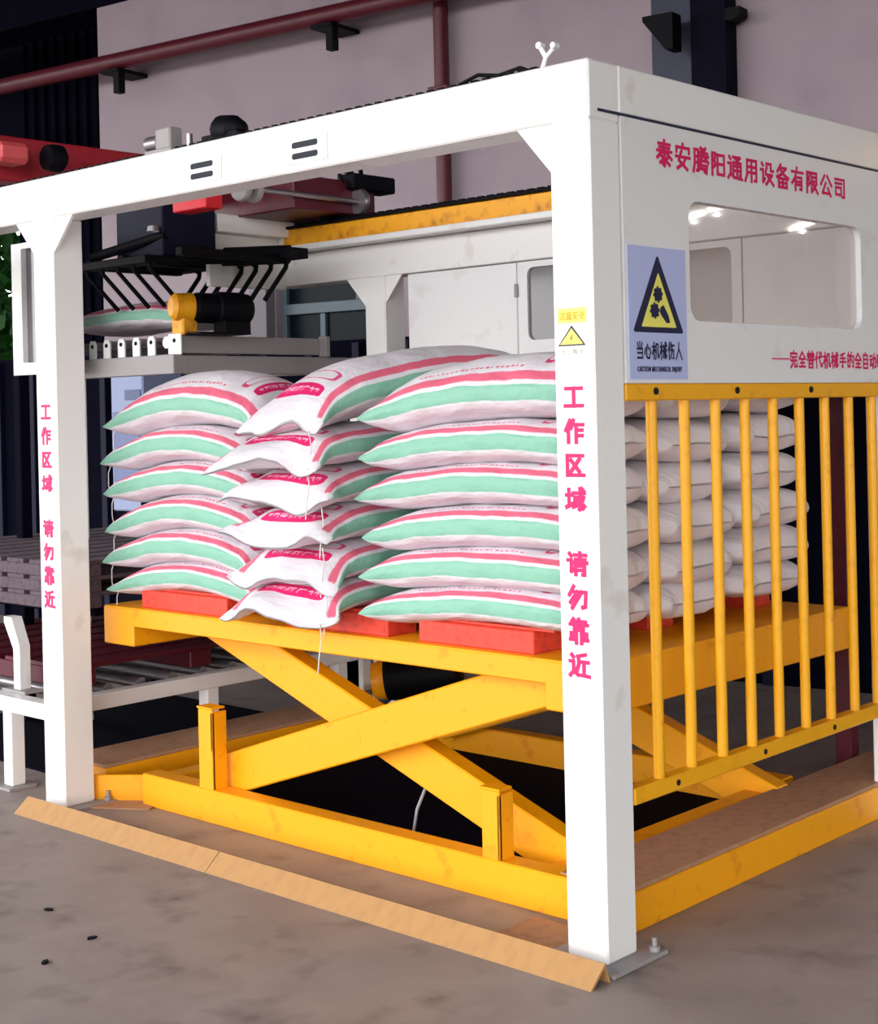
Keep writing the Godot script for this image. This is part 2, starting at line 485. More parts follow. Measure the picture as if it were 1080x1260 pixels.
func sack_texture() -> ImageTexture:
	var w := 1024
	var h := 512
	var im := Image.create(w, h, false, Image.FORMAT_RGB8)
	var white := Color(0.90, 0.88, 0.895)
	var pink := Color(0.91, 0.42, 0.52)
	var mint := Color(0.52, 0.745, 0.645)
	var nz := FastNoiseLite.new()
	nz.seed = 4
	nz.frequency = 0.03
	for y in h:
		var ang := 360.0 * y / h
		var a := ang
		if a > 180.0:
			a -= 360.0
		if a > 90.0:
			a = 180.0 - a
		elif a < -90.0:
			a = -180.0 - a
		for x in w:
			var e := a + nz.get_noise_2d(x * 0.4, y) * 1.6
			var c := white
			var end := 1.0 - smoothstep(938.0, 950.0, float(x) + nz.get_noise_2d(y * 2.0, 3.0) * 12.0)
			c = c.lerp(pink, end * smoothstep(22.0, 24.0, e) * (1.0 - smoothstep(37.0, 40.0, e)))
			c = c.lerp(mint, end * smoothstep(-15.0, -12.0, e) * (1.0 - smoothstep(13.0, 15.0, e)))
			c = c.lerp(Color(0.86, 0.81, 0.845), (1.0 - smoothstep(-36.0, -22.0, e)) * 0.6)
			var wv := 0.985 + 0.015 * (1.0 if (x / 2 + y / 2) % 2 == 0 else -1.0)
			im.set_pixel(x, y, Color(c.r * wv, c.g * wv, c.b * wv))
	# printed panel on the upper face: a crimson lozenge with pale marks, an outlined one behind it, a line of marks
	var rng := RandomNumberGenerator.new()
	rng.seed = 9
	for spec in [[850.0, 32.0, true], [770.0, 24.0, false]]:
		var cx: float = spec[0]
		var rx: float = spec[1]
		for y in range(76, 181):
			for x in range(int(cx - rx), int(cx + rx)):
				var dx: float = absf(x - cx) / rx
				var dy: float = absf(y - 128.0) / 52.0
				var d: float = pow(dx, 4.0) + pow(dy, 4.0)
				if spec[2] and d < 1.0:
					im.set_pixel(x, y, Color(0.86, 0.10, 0.40))
				elif not spec[2] and d < 1.0 and d > 0.45:
					im.set_pixel(x, y, Color(0.86, 0.30, 0.48))
	for k in 7:
		var y0 := 87 + k * 12
		for q in 5:
			if rng.randf() < 0.8:
				im.fill_rect(Rect2i(836 + rng.randi() % 4, y0 + q * 2, 8 + rng.randi() % 18, 1), Color(0.97, 0.88, 0.92))
		im.fill_rect(Rect2i(838 + rng.randi() % 16, y0, 4, 8), Color(0.97, 0.88, 0.92))
	for k in 22:
		im.fill_rect(Rect2i(300 + k * 18, 66 + rng.randi() % 2, 5 + rng.randi() % 8, 5), Color(0.88, 0.40, 0.52))
	sack_image = ImageTexture.create_from_image(im)
	return sack_image

# ------------------------------------------------------------------ a filled woven sack, axis along local x, print near the +x end
func sack_shape(o: Dictionary) -> ArrayMesh:
	var L: float = o.get("L", 0.9)
	var W: float = o.get("W", 0.44)
	var T: float = o.get("T", 0.14)
	var lip: float = o.get("lip", 0.035)          # half width gained at the flat sewn ends
	var arch: float = o.get("arch", 0.08)
	var tilt: float = o.get("tilt", 0.0)
	var blunt: float = o.get("blunt", 0.0)        # 1: the +x end is full and folded, not pinched
	var p: float = o.get("p", 3.0)
	var front_drop: float = o.get("drop", 0.0)
	var wave: float = o.get("wave", 0.0)
	var sd: int = o.get("seed", 1)
	var nz := FastNoiseLite.new()
	nz.seed = sd
	nz.frequency = 3.0
	nz.fractal_octaves = 3
	var nu := 52
	var nf := 40
	var grid := []
	for i in nu + 1:
		var t := float(i) / nu
		var u := -cos(t * PI) * 0.6 + (t * 2.0 - 1.0) * 0.4
		var q := absf(u)
		var ex := 7.0
		var pw := 0.62
		if u > 0.0 and o.get("slope", 0.0) > 0.0:
			ex = 4.0
			pw = 0.75
		if u > 0.0 and blunt > 0.0:
			ex = lerpf(7.0, 12.0, blunt)
			pw = lerpf(0.62, 0.42, blunt)
		var th := pow(maxf(0.0, 1.0 - pow(q, ex)), pw)
		th = maxf(th, 0.05)
		var flare := smoothstep(0.72, 1.0, q)
		var wd := W * 0.5 * (1.0 - 0.04 * q * q) + lip * flare * (1.0 - (blunt if u > 0.0 else 0.0))
		if blunt > 0.0 and u > 0.0:
			wd *= pow(maxf(0.0, 1.0 - pow(q, 9.0) * 0.55), 0.5)
		var yc := arch * (1.0 - u * u) + tilt * u
		if u > 0.5:
			yc -= front_drop * pow((u - 0.5) * 2.0, 2.0)
		var row := []
		for j in nf + 1:
			var f := TAU * j / nf
			var cs := cos(f)
			var sn := sin(f)
			var z := signf(cs) * pow(absf(cs), 2.0 / p) * wd
			var y := signf(sn) * pow(absf(sn), 2.0 / p) * T * 0.5 * th
			var crown := 1.0
			if sn > 0.0:
				crown = 1.0 + o.get("crown", 0.0) * (1.0 - pow(absf(z) / maxf(wd, 0.01), 2.0)) * th
			y *= crown
			var zz := z / (W * 0.5)
			var amp := 0.006 + 0.010 * flare
			var nn := nz.get_noise_3d(u * L * 0.7, y, z) * amp
			y += nn + wave * flare * (sin(zz * 3.1 + sd * 1.7) * 0.022 + sin(zz * 6.3 + sd) * 0.008) * (1.0 if u > 0.0 else 0.5)
			var x := u * L * 0.5 + wave * flare * sin(zz * 2.3 + sd * 0.9) * 0.02 + nz.get_noise_2d(z * 1.5, 7.0 + signf(u) * 5.0) * 0.02 * flare
			row.append(Vector3(x, yc + y, z + nn * 0.6))
		row[nf] = row[0]
		grid.append(row)
	var st := mb()
	st.set_smooth_group(0)
	for i in nu + 1:
		for j in nf + 1:
			st.set_uv(Vector2(minf(float(i) / nu * o.get("uv", 1.0), 0.995), float(j) / nf))
			var i0 := maxi(i - 1, 0)
			var i1 := mini(i + 1, nu)
			var j0 := (j - 1 + nf) % nf
			var j1 := (j + 1) % nf
			var n: Vector3 = (grid[i][j1] - grid[i][j0]).cross(grid[i1][j] - grid[i0][j])
			n = -n.normalized()
			st.set_normal(n)
			st.add_vertex(grid[i][j])
	for i in nu:
		for j in nf:
			var a := i * (nf + 1) + j
			var b := a + nf + 1
			for k in [a, a + 1, b, a + 1, b + 1, b]:
				st.add_index(k)
	for e in [0, nu]:
		for j in nf / 2:
			var a: int = e * (nf + 1) + j
			var b: int = e * (nf + 1) + nf - j
			for k in [a, a + 1, b, b, a + 1, b - 1]:
				st.add_index(k)
	return st.commit()

func make_sack(o: Dictionary, at: Vector3, turn: float, label: String, group: String) -> Node3D:
	var root := thing("woven_sack", label, "sack", at, group)
	root.rotation.y = turn
	var b := MeshInstance3D.new()
	b.name = "sack_body"
	b.mesh = sack_shape(o)
	b.material_override = M.sack
	root.add_child(b, true)
	if o.get("thread", 0.0) > 0.0:
		var st := mb()
		var x: float = -o.L * 0.5 + 0.012 if o.get("thread_end", -1) < 0 else o.L * 0.5 - 0.01
		var y0: float = (-o.get("tilt", 0.0) if x < 0 else o.get("tilt", 0.0) - o.get("drop", 0.0))
		var z0: float = o.get("thread_z", 0.16)
		var ln: float = o.thread
		tube(st, [Vector3(x, y0, z0), Vector3(x - 0.012, y0 - ln * 0.3, z0 + 0.006), Vector3(x - 0.004, y0 - ln * 0.7, z0 + 0.012), Vector3(x + 0.004, y0 - ln, z0 + 0.01)], 0.0022, 5)
		var m := MeshInstance3D.new()
		m.name = "stitching_thread"
		m.mesh = st.commit()
		m.material_override = M.thread
		m.set_meta("label", "loose white thread")
		root.add_child(m, true)
	return root

# ------------------------------------------------------------------ hall
func wall_at(s: float, y: float, off := 0.0) -> Vector3:   # along the back wall
	return Vector3(-3, y, -4.5) + Vector3(0.9907, 0, -0.1363) * s + Vector3(0.1363, 0, 0.9907) * off

func wall_box(st: SurfaceTool, s0: float, s1: float, y0: float, y1: float, o0: float, o1: float, bev := 0.004) -> void:
	var c := wall_at((s0 + s1) * 0.5, (y0 + y1) * 0.5, (o0 + o1) * 0.5)
	var h := Vector3(absf(s1 - s0), absf(y1 - y0), absf(o1 - o0)) * 0.5
	box(st, c - h, c + h, bev, Basis(Vector3(0.9907, 0, -0.1363), Vector3.UP, Vector3(0.1363, 0, 0.9907)))

func build_hall() -> void:
	var st := mb()
	box(st, Vector3(-24, -0.2, -34), Vector3(26, 0, 26), 0.0)
	struct("floor", st, M.concrete)
	st = mb()
	# back wall with the window opening left free
	wall_box(st, -4.88, -3.02, 0, 4.9, -0.25, 0, 0.0)
	wall_box(st, -3.02, -1.9, 2.80, 4.9, -0.25, 0, 0.0)
	wall_box(st, -3.02, -1.9, 0, 1.7, -0.25, 0, 0.0)
	wall_box(st, -1.9, 5.0, 0, 4.9, -0.25, 0, 0.0)
	struct("wall_back", st, M.wall)
	st = mb()
	wall_box(st, -12.0, 5.0, 4.9, 5.25, -0.4, 0.02, 0.0)
	struct("trim_1", st, M.dark)
	# cladding of the bay left of the back wall; dark colour stands in for deep shade
	st = mb()
	wall_box(st, -7.6, -4.88, 0, 6.4, -1.6, -1.4, 0.0)
	wall_box(st, -14.0, -7.6, 3.6, 6.4, -1.6, -1.4, 0.0)
	wall_box(st, -14.0, -7.6, 0.0, 1.85, -1.6, -1.4, 0.0)
	for k in 18:
		wall_box(st, -7.5 + k * 0.15, -7.44 + k * 0.15, 0, 6.4, -1.4, -1.36, 0.003)
	struct("wall_left", st, M.dark)
	st = mb()
	box(st, Vector3(-24, 6.4, -34), Vector3(26, 6.6, 9), 0.0)
	struct("ceiling", st, M.ceiling)
	st = mb()
	box(st, Vector3(18, 0, -34), Vector3(18.3, 6.4, -9), 0.0)
	box(st, Vector3(18, 0, -9), Vector3(18.3, 1.4, 9.3), 0.0)  # band above stays open, added to bring sky light onto right-facing faces
	box(st, Vector3(18, 4.2, -9), Vector3(18.3, 6.4, 9.3), 0.0)
	for z in [-4.6, -0.2, 4.2]:
		box(st, Vector3(18, 1.2, z), Vector3(18.3, 4.2, z + 0.3), 0.0)
	struct("wall_right", st, M.hall)
	st = mb()
	box(st, Vector3(11.0, 0, 9), Vector3(18.3, 6.4, 9.3), 0.0)  # unseen wall added to cut the light reaching right-facing faces
	struct("wall_front", st, M.hall)
	st = mb()
	box(st, Vector3(4.4, 0, -34.3), Vector3(18.3, 6.4, -34), 0.0)
	struct("wall_far", st, M.hall)
	# window
	var win := Node3D.new()
	win.name = "window_1"
	win.set_meta("kind", "structure")
	add_child(win)
	for r in [[-2.99, -2.32, 2.35, 2.78], [-2.28, -1.92, 2.35, 2.78], [-2.99, -2.66, 1.72, 2.29], [-2.62, -1.92, 1.72, 2.29]]:
		st = mb()
		wall_box(st, r[0], r[1], r[2], r[3], -0.12, -0.11, 0.0)
		put("pane", st, M.dark_glass, win)
	st = mb()
	wall_box(st, -3.02, -1.9, 2.28, 2.36, -0.14, -0.06)
	wall_box(st, -2.325, -2.275, 2.36, 2.8, -0.14, -0.08)
	wall_box(st, -2.665, -2.615, 1.7, 2.28, -0.14, -0.08)
	wall_box(st, -3.03, -2.98, 1.7, 2.8, -0.14, -0.07)
	wall_box(st, -1.94, -1.89, 1.7, 2.8, -0.14, -0.07)
	wall_box(st, -3.03, -1.89, 2.77, 2.81, -0.14, -0.07)
	put("window_frame", st, M.window_frame, win)
	# grey pilaster beside the window
	st = mb()
	wall_box(st, -3.2, -3.03, 0, 2.9, 0, 0.10)
	struct("trim_2", st, flat(Color(0.50, 0.48, 0.50), 0.7))

	# pipes and column
	var p := thing("wall_pipe", "long dark red horizontal pipe carried on brackets high on the back wall", "pipe", wall_at(-3.2, 4.34, 0.25))
	st = mb()
	tube(st, [wall_at(-8.5, 4.345, 0.25), wall_at(1.0, 4.345, 0.25)], 0.066, 16)
	put("pipe_run", st, M.pipe, p)
	for s in [-4.34, -2.2]:
		st = mb()
		wall_box(st, s - 0.16, s + 0.03, 4.245, 4.275, 0.0, 0.33)
		wall_box(st, s - 0.03, s + 0.035, 4.08, 4.275, 0.25, 0.32)
		put("pipe_bracket", st, M.black, p)
	p = thing("standpipe", "dark red upright pipe on the back wall behind the front beam", "pipe", wall_at(-1.4, 0, 0.1))
	st = mb()
	tube(st, [wall_at(-1.4, 0, 0.1), wall_at(-1.4, 4.88, 0.1)], 0.052, 16)
	put("pipe_run", st, M.pipe, p)
	for y in [2.1, 3.7]:
		st = mb()
		wall_box(st, -1.48, -1.32, y, y + 0.04, 0.0, 0.16)
		put("pipe_clip", st, M.pipe, p)
	p = thing("steel_column", "dark blue steel column on the back wall above the white side panel", "column", wall_at(0.42, 0, 0.1))
	st = mb()
	wall_box(st, 0.16, 0.47, 0, 6.4, 0.02, 0.06)
	put("column_flange", st, M.column, p)
	st = mb()
	wall_box(st, 0.47, 0.70, 0, 6.4, 0.0, 0.16)
	put("column_web", st, flat(Color(0.03, 0.03, 0.10), 0.7, 0.0, 0.2), p)
	for b in [[0.22, 0.42, 0.3], [0.54, 0.79, 0.16]]:
		st = mb()
		var poly := PackedVector2Array([Vector2(0, 0), Vector2(0, 0.03), Vector2(b[1] - b[0], 0.03), Vector2(b[1] - b[0], -0.02 if b[2] < 0.2 else -0.19), Vector2((b[1] - b[0]) * 0.75, -0.05 if b[2] < 0.2 else -0.19)])
		prism(st, poly, 0.12, Transform3D(Basis(Vector3(0.9907, 0, -0.1363), Vector3.UP, Vector3(0.1363, 0, 0.9907)), wall_at(b[0], 3.87, b[2] - 0.12)))
		put("column_bracket", st, M.black, p)

	# shrub seen through the opening at far left
	var sh := thing("leafy_shrub", "green leafy shrub outdoors beyond the opening at the far left", "shrub", Vector3(-13.2, 0, -4.6))
	var rng := RandomNumberGenerator.new()
	rng.seed = 77
	st = mb()
	for k in 7000:
		var d := Vector3(rng.randfn(), rng.randfn(), rng.randfn()).normalized() * pow(rng.randf(), 0.4)
		var c := Vector3(-13.2, 2.2, -4.6) + d * Vector3(2.6, 2.2, 1.4)
		var a := Vector3(rng.randfn(), rng.randfn(), rng.randfn()).normalized()
		var b := a.cross(Vector3(rng.randfn(), rng.randfn(), rng.randfn())).normalized()
		var n := a.cross(b)
		quad(st, c - a * 0.16, c + b * 0.07, c + a * 0.16, c - b * 0.07, n)
	var lf := put("foliage", st, M.leaf, sh)
	lf.set_meta("kind", "stuff")
	st = mb()
	for k in 6:
		var a2 := TAU * k / 6.0
		tube(st, [Vector3(-13.2, 0, -4.6), Vector3(-13.2 + cos(a2) * 0.4, 1.0, -4.6 + sin(a2) * 0.3), Vector3(-13.2 + cos(a2) * 1.1, 2.4, -4.6 + sin(a2) * 0.6)], 0.03, 6)
	put("stem", st, M.plank, sh)

	# tube lamps far down the hall on the right; the side window mirrors them
	var which := ["leftmost", "second from left", "middle one", "second from right", "rightmost"]
	var n_lamp := 0
	for l in [[Vector3(12.84, 5, -20.15), Vector3(12.24, 5, -19.84)], [Vector3(11.92, 5, -19.54), Vector3(11.47, 5, -19.28)], [Vector3(11.36, 5, -19.42), Vector3(10.48, 5, -18.94)], [Vector3(12.51, 5, -23.45), Vector3(11.56, 5, -22.62)], [Vector3(11.15, 5, -22.39), Vector3(10.29, 5, -21.48)]]:
		var m: Vector3 = (l[0] + l[1]) * 0.5
		var t := thing("ceiling_lamp", "tube lamp mirrored in the side panel window, %s of five" % which[n_lamp], "lamp", m, "tube lamps mirrored in the side window")
		st = mb()
		tube(st, [l[0], l[1]], 0.05, 10)
		put("lamp_tube", st, M.lamp, t)
		st = mb()
		bar(st, l[0] + Vector3(0, 0.09, 0), l[1] + Vector3(0, 0.09, 0), 0.18, 0.05)
		tube(st, [m + Vector3(0, 0.1, 0), m + Vector3(0, 1.4, 0)], 0.012, 6)
		put("lamp_housing", st, M.panel, t)
		n_lamp += 1
		var li := OmniLight3D.new()
		li.name = "lamp_light"
		li.light_energy = 0.12
		li.light_size = 0.03
		li.omni_range = 40.0
		li.omni_attenuation = 2.0
		li.shadow_enabled = true
		t.add_child(li, true)
		li.position = Vector3(0, -0.12, 0)

# ------------------------------------------------------------------ white gantry
func gusset(st: SurfaceTool, a: Vector2, b: Vector2, c: Vector2, z: float) -> void:
	prism(st, PackedVector2Array([a, b, c]), 0.012, Transform3D(Basis(), Vector3(0, 0, z)))

func build_gantry() -> void:
	var g := thing("gantry_frame", "large white square-tube frame with red warning lettering on its front posts", "frame", Vector3(-1.35, 0, -0.9))
	var st: SurfaceTool
	# posts with base plates, lettering and sticker
	for x in [0.0, -2.63]:
		st = mb()
		box(st, Vector3(x - 0.14, 0.012, -0.14), Vector3(x, 2.335, 0), 0.006)
		var post := put("post", st, M.white, g)
		st = mb()
		box(st, Vector3(x - 0.2, 0, -0.21), Vector3(x + 0.055, 0.012, 0.045), 0.002)
		put("base_plate", st, M.dull, post)
		for q in [Vector3(x + 0.03, 0, -0.18), Vector3(x - 0.17, 0, -0.18)]:
			st = mb()
			lathe(st, q, Vector3.UP, [Vector2(0.012, 0.0), Vector2(0.012, 0.016), Vector2(0.026, 0.016), Vector2(0.026, 0.008), Vector2(0.05, 0.008), Vector2(0.05, 0.0)], 6)
			put("anchor_bolt", st, M.dull, post)
		painted("工作区域", Vector3(x - 0.109, 1.607, 0), Vector3(0.072, 0, 0), Vector3(0, -0.072, 0), Vector3(0, -0.0945, 0), 4.2, M.magenta, post)
		painted("请勿靠近", Vector3(x - 0.109, 1.146, 0), Vector3(0.072, 0, 0), Vector3(0, -0.072, 0), Vector3(0, -0.0935, 0), 4.2, M.magenta, post)
	for x in [-2.63, 0.0]:
		st = mb()
		box(st, Vector3(x - 0.14, 0, -1.99), Vector3(x, 2.2, -1.85), 0.006)
		put("rear_post", st, M.white, g)
	# sticker on the right post
	st = mb()
	box(st, Vector3(-0.122, 1.678, 0.0), Vector3(-0.022, 1.818, 0.0012), 0.0)
	var sk := put("warning_sticker", st, M.sticker, g, "small pale sticker with a yellow header and a lightning triangle")
	st = mb()
	box(st, Vector3(-0.122, 1.776, 0.0012), Vector3(-0.022, 1.818, 0.0018), 0.0)
	put("sticker_header", st, M.sticker_top, sk)
	st = mb()
	words(st, "注意安全", Vector3(-0.115, 1.808, 0.0018), Vector3(0.02, 0, 0), Vector3(0, -0.024, 0), Vector3(0.0225, 0, 0), 3.4)
	put("header_lettering", st, M.sticker_text, sk)
	st = mb()
	triangle_frame(st, Vector3(-0.074, 0, 0.0014), Vector3.RIGHT, 1.770, 1.713, 0.048, 0.0)
	put("warning_triangle", st, M.sign_navy, sk)
	st = mb()
	triangle_frame(st, Vector3(-0.074, 0, 0.002), Vector3.RIGHT, 1.762, 1.717, 0.040, 0.0)
	put("triangle_field", st, M.sign_yellow, sk)
	st = mb()
	prism(st, PackedVector2Array([Vector2(-0.069, 1.748), Vector2(-0.081, 1.730), Vector2(-0.074, 1.731), Vector2(-0.080, 1.719), Vector2(-0.066, 1.736), Vector2(-0.073, 1.735)]), 0.0008, Transform3D(Basis(), Vector3(0, 0, 0.0022)))
	put("lightning_mark", st, M.sign_navy, sk)
	st = mb()
	words(st, "当心触电", Vector3(-0.113, 1.706, 0.0014), Vector3(0.017, 0, 0), Vector3(0, -0.018, 0), Vector3(0.021, 0, 0), 2.4)
	put("sticker_lettering", st, M.pale_text, sk)

	# beams
	st = mb()
	box(st, Vector3(-5.2, 2.335, -0.14), Vector3(0, 2.5, 0), 0.006)
	var fb := put("front_beam", st, M.white, g)
	for sx in [-1.68, -1.145]:
		st = mb()
		holed(st, Vector2(sx - 0.105, 2.36), Vector2(sx + 0.105, 2.445), Vector2(sx - 0.06, 2.412), Vector2(sx + 0.06, 2.428), 0.006, 0.005, Transform3D(Basis(), Vector3(0, 0, 0.0)))
		put("slotted_plate", st, M.white, fb)
		for y in [2.384, 2.420]:
			st = mb()
			prism(st, rounded(Vector2(sx - 0.062, y - 0.010), Vector2(sx + 0.062, y + 0.010), 0.009), 0.001, Transform3D(Basis(), Vector3(0, 0, 0.0052)))
			put("slot", st, M.slot, fb)
	st = mb()
	box(st, Vector3(-5.2, 2.5, -0.09), Vector3(-0.16, 2.512, -0.05), 0.002)
	for k in 110:
		box(st, Vector3(-5.15 + k * 0.045, 2.512, -0.09), Vector3(-5.128 + k * 0.045, 2.520, -0.05), 0.0)
	put("toothed_rack", st, M.black, fb)
	st = mb()
	box(st, Vector3(-0.14, 2.364, -2.4), Vector3(0, 2.5, -0.142), 0.005)
	put("side_beam", st, M.white, g)
	st = mb()
	box(st, Vector3(-3.45, 2.2, -1.99), Vector3(-0.15, 2.36, -1.85), 0.005)
	put("rear_beam", st, M.white, g)
	st = mb()
	box(st, Vector3(-3.38, 2.44, -1.84), Vector3(-3.26, 2.53, -1.34), 0.004)
	box(st, Vector3(-3.36, 2.18, -1.84), Vector3(-3.33, 2.44, -1.34), 0.002)
	put("inner_beam", st, M.white, g)
	for q in [[Vector2(-2.63, 2.335), Vector2(-2.50, 2.335), Vector2(-2.63, 2.20), -0.02], [Vector2(-2.77, 2.335), Vector2(-2.90, 2.335), Vector2(-2.77, 2.20), -0.02], [Vector2(-0.14, 2.335), Vector2(-0.26, 2.335), Vector2(-0.14, 2.20), -0.02], [Vector2(-2.77, 2.2), Vector2(-2.90, 2.2), Vector2(-2.77, 2.06), -1.87], [Vector2(-2.63, 2.2), Vector2(-2.52, 2.2), Vector2(-2.63, 2.07), -1.87]]:
		st = mb()
		gusset(st, q[0], q[1], q[2], q[3])
		put("gusset", st, M.white, g)

	# runway beam behind, yellow web over a white flange
	var rb := thing("runway_beam", "yellow runway beam with a white lower flange behind the sacks", "beam", Vector3(-1.6, 2.36, -1.85))
	st = mb()
	box(st, Vector3(-3.3, 2.392, -1.86), Vector3(0.3, 2.482, -1.80), 0.004)
	put("beam_web", st, M.rail, rb)
	st = mb()
	box(st, Vector3(-3.32, 2.362, -1.94), Vector3(0.3, 2.392, -1.76), 0.004)
	box(st, Vector3(-3.32, 2.392, -1.88), Vector3(-3.3, 2.482, -1.78), 0.003)
	put("lower_flange", st, M.white, rb)
	st = mb()
	box(st, Vector3(-3.3, 2.482, -1.90), Vector3(0.3, 2.496, -1.78), 0.003)
	put("upper_flange", st, M.black, rb)
	st = mb()
	for k in 60:
		box(st, Vector3(-3.2 + k * 0.058, 2.496, -1.84), Vector3(-3.165 + k * 0.058, 2.506, -1.80), 0.0)
	put("drag_chain", st, M.black, rb)

	# side panel
	var sp := thing("side_panel", "white right-hand side panel with a window, red company lettering and a hazard sign", "panel", Vector3(0, 1.6, -1.1))
	# local frame: x of the outline runs towards -z, y up, thickness towards +x
	var xf := Transform3D(Basis(Vector3(0, 0, -1), Vector3.UP, Vector3(1, 0, 0)), Vector3(-0.028, 0, 0))
	st = mb()
	holed(st, Vector2(0.146, 1.607), Vector2(2.4, 2.358), Vector2(0.478, 1.792), Vector2(1.562, 2.150), 0.05, 0.03, xf)
	put("panel_sheet", st, M.panel, sp)
	st = mb()
	prism(st, rounded(Vector2(0.470, 1.786), Vector2(1.570, 2.156), 0.05), 0.004, Transform3D(xf.basis, Vector3(-0.022, 0, 0)))
	put("window_pane", st, M.glass, sp)
	st = mb()
	box(st, Vector3(-0.004, 2.3575, -2.4), Vector3(0.003, 2.3655, -0.04), 0.0)
	put("seam_gasket", st, M.column, sp)
	painted("泰安腾阳通用设备有限公司", Vector3(0.002, 2.316, -0.313), Vector3(0, 0, -0.088), Vector3(0, -0.083, 0), Vector3(0, 0, -0.0965), 3.3, M.crimson, sp)
	painted("——", Vector3(0.002, 1.712, -0.940), Vector3(0, 0, -0.056), Vector3(0, -0.056, 0), Vector3(0, 0, -0.055), 2.2, M.crimson, sp)
	painted("完全替代机械手的全自动码垛机", Vector3(0.002, 1.712, -1.052), Vector3(0, 0, -0.052), Vector3(0, -0.060, 0), Vector3(0, 0, -0.0555), 3.6, M.crimson, sp)
	st = mb()
	box(st, Vector3(0.002, 1.618, -0.452), Vector3(0.0045, 1.998, -0.160), 0.0)
	var sg := put("hazard_sign", st, M.sign_blue, sp, "pale blue sign with a black and yellow triangle")
	st = mb()
	triangle_frame(st, Vector3(0.0045, 0, -0.306), Vector3(0, 0, -1), 1.978, 1.752, 0.128, 0.013)
	put("warning_triangle", st, M.sign_navy, sg)
	st = mb()
	triangle_frame(st, Vector3(0.0065, 0, -0.306), Vector3(0, 0, -1), 1.925, 1.768, 0.088, 0.004)
	put("triangle_field", st, M.sign_yellow, sg)
	st = mb()
	var sx2 := Transform3D(Basis(Vector3(0, 0, -1), Vector3.UP, Vector3(1, 0, 0)), Vector3(0.0088, 0, 0))
	for gg in [[0.300, 1.862, 0.024], [0.282, 1.815, 0.024]]:
		var poly := PackedVector2Array()
		for k in 32:
			var rr: float = gg[2] * (1.0 if (k / 2) % 2 == 0 else 0.8)
			poly.append(Vector2(gg[0], gg[1]) + Vector2(cos(TAU * k / 32), sin(TAU * k / 32)) * rr)
		prism(st, poly, 0.001, sx2)
	prism(st, PackedVector2Array([Vector2(0.312, 1.826), Vector2(0.326, 1.832), Vector2(0.350, 1.803), Vector2(0.358, 1.782), Vector2(0.342, 1.780), Vector2(0.318, 1.800), Vector2(0.308, 1.812)]), 0.001, sx2)
	put("gear_and_hand_mark", st, M.sign_navy, sg)
	painted("当心机械伤人", Vector3(0.0045, 1.728, -0.190), Vector3(0, 0, -0.037), Vector3(0, -0.056, 0), Vector3(0, 0, -0.0395), 3.2, M.sign_navy, sg)
	var tm := TextMesh.new()
	tm.text = "CAUTION MECHANICAL INJURY"
	var f := SystemFont.new()
	f.font_names = ["Droid Sans"]
	f.font_weight = 700
	tm.font = f
	tm.font_size = 40
	tm.pixel_size = 0.00034
	tm.depth = 0.001
	var te := MeshInstance3D.new()
	te.name = "sign_caption"
	te.mesh = tm
	te.material_override = M.sign_navy
	sg.add_child(te, true)
	te.position = Vector3(0.0052, 1.647, -0.308)
	te.rotation.y = PI / 2
	te.scale = Vector3(1.0, 1.5, 1.0)
	fit_width(te, tm, 0.225)

	# rear panel with its own window
	var rp := thing("rear_panel", "white rear panel with a grey window behind the stacked sacks", "panel", Vector3(-1.3, 1.61, -1.9))
	st = mb()
	var rx := Transform3D(Basis(), Vector3(0, 0, -1.875))
	holed(st, Vector2(-1.80, 1.61), Vector2(-0.655, 2.195), Vector2(-1.745, 1.845), Vector2(-0.70, 2.168), 0.035, 0.02, rx)
	put("panel_sheet", st, M.panel, rp)
	st = mb()
	prism(st, rounded(Vector2(-1.75, 1.84), Vector2(-0.695, 2.172), 0.03), 0.004, Transform3D(Basis(), Vector3(0, 0, -1.872)))
	put("window_pane", st, M.grey_glass, rp)
	for r in [[-2.48, -1.806], [-0.649, -0.15]]:
		st = mb()
		box(st, Vector3(r[0], 1.61, -1.875), Vector3(r[1], 2.195, -1.855), 0.003)
		put("panel_sheet", st, M.panel, rp)
	st = mb()
	box(st, Vector3(-1.815, 2.04, -1.856), Vector3(-1.795, 2.10, -1.845), 0.003)
	put("hinge", st, M.dull, rp)

	# plinths, angle bar, link plate
	for side in [0, 1]:
		var x0: float = -0.37 if side == 0 else -2.97
		var x1: float = -0.11 if side == 0 else -2.67
		var pl := thing("base_plinth", "yellow low base beam with a brown plank top under the barred fence" if side == 0 else "yellow low base beam with a brown plank top behind the left white post", "beam", Vector3((x0 + x1) * 0.5, 0, -1.4))
		st = mb()
		box(st, Vector3(x0, 0, -2.6), Vector3(x1, 0.118, -0.27 if side == 0 else -0.22), 0.004)
		put("beam_body", st, M.yellow, pl)
		st = mb()
		box(st, Vector3(x0 - 0.004, 0.118, -2.6), Vector3(x1 - 0.004, 0.132, -0.27 if side == 0 else -0.22), 0.003)
		put("plank_top", st, M.plank, pl)
	var lp := thing("link_plate", "short yellow plate linking the left post to the lift base", "plate", Vector3(-2.57, 0, -0.22))
	st = mb()
	bar(st, Vector3(-2.70, 0.055, -0.125), Vector3(-2.47, 0.055, -0.30), 0.014, 0.11)
	put("plate_body", st, M.yellow, lp)
	st = mb()
	bar(st, Vector3(-2.72, 0.004, -0.06), Vector3(-2.40, 0.004, -0.26), 0.12, 0.008)
	put("foot_strip", st, M.plank, lp)
	var ab := thing("angle_bar", "long tan angle bar lying on the floor in front of the frame", "bar", Vector3(-1.35, 0, 0.09))
	st = mb()
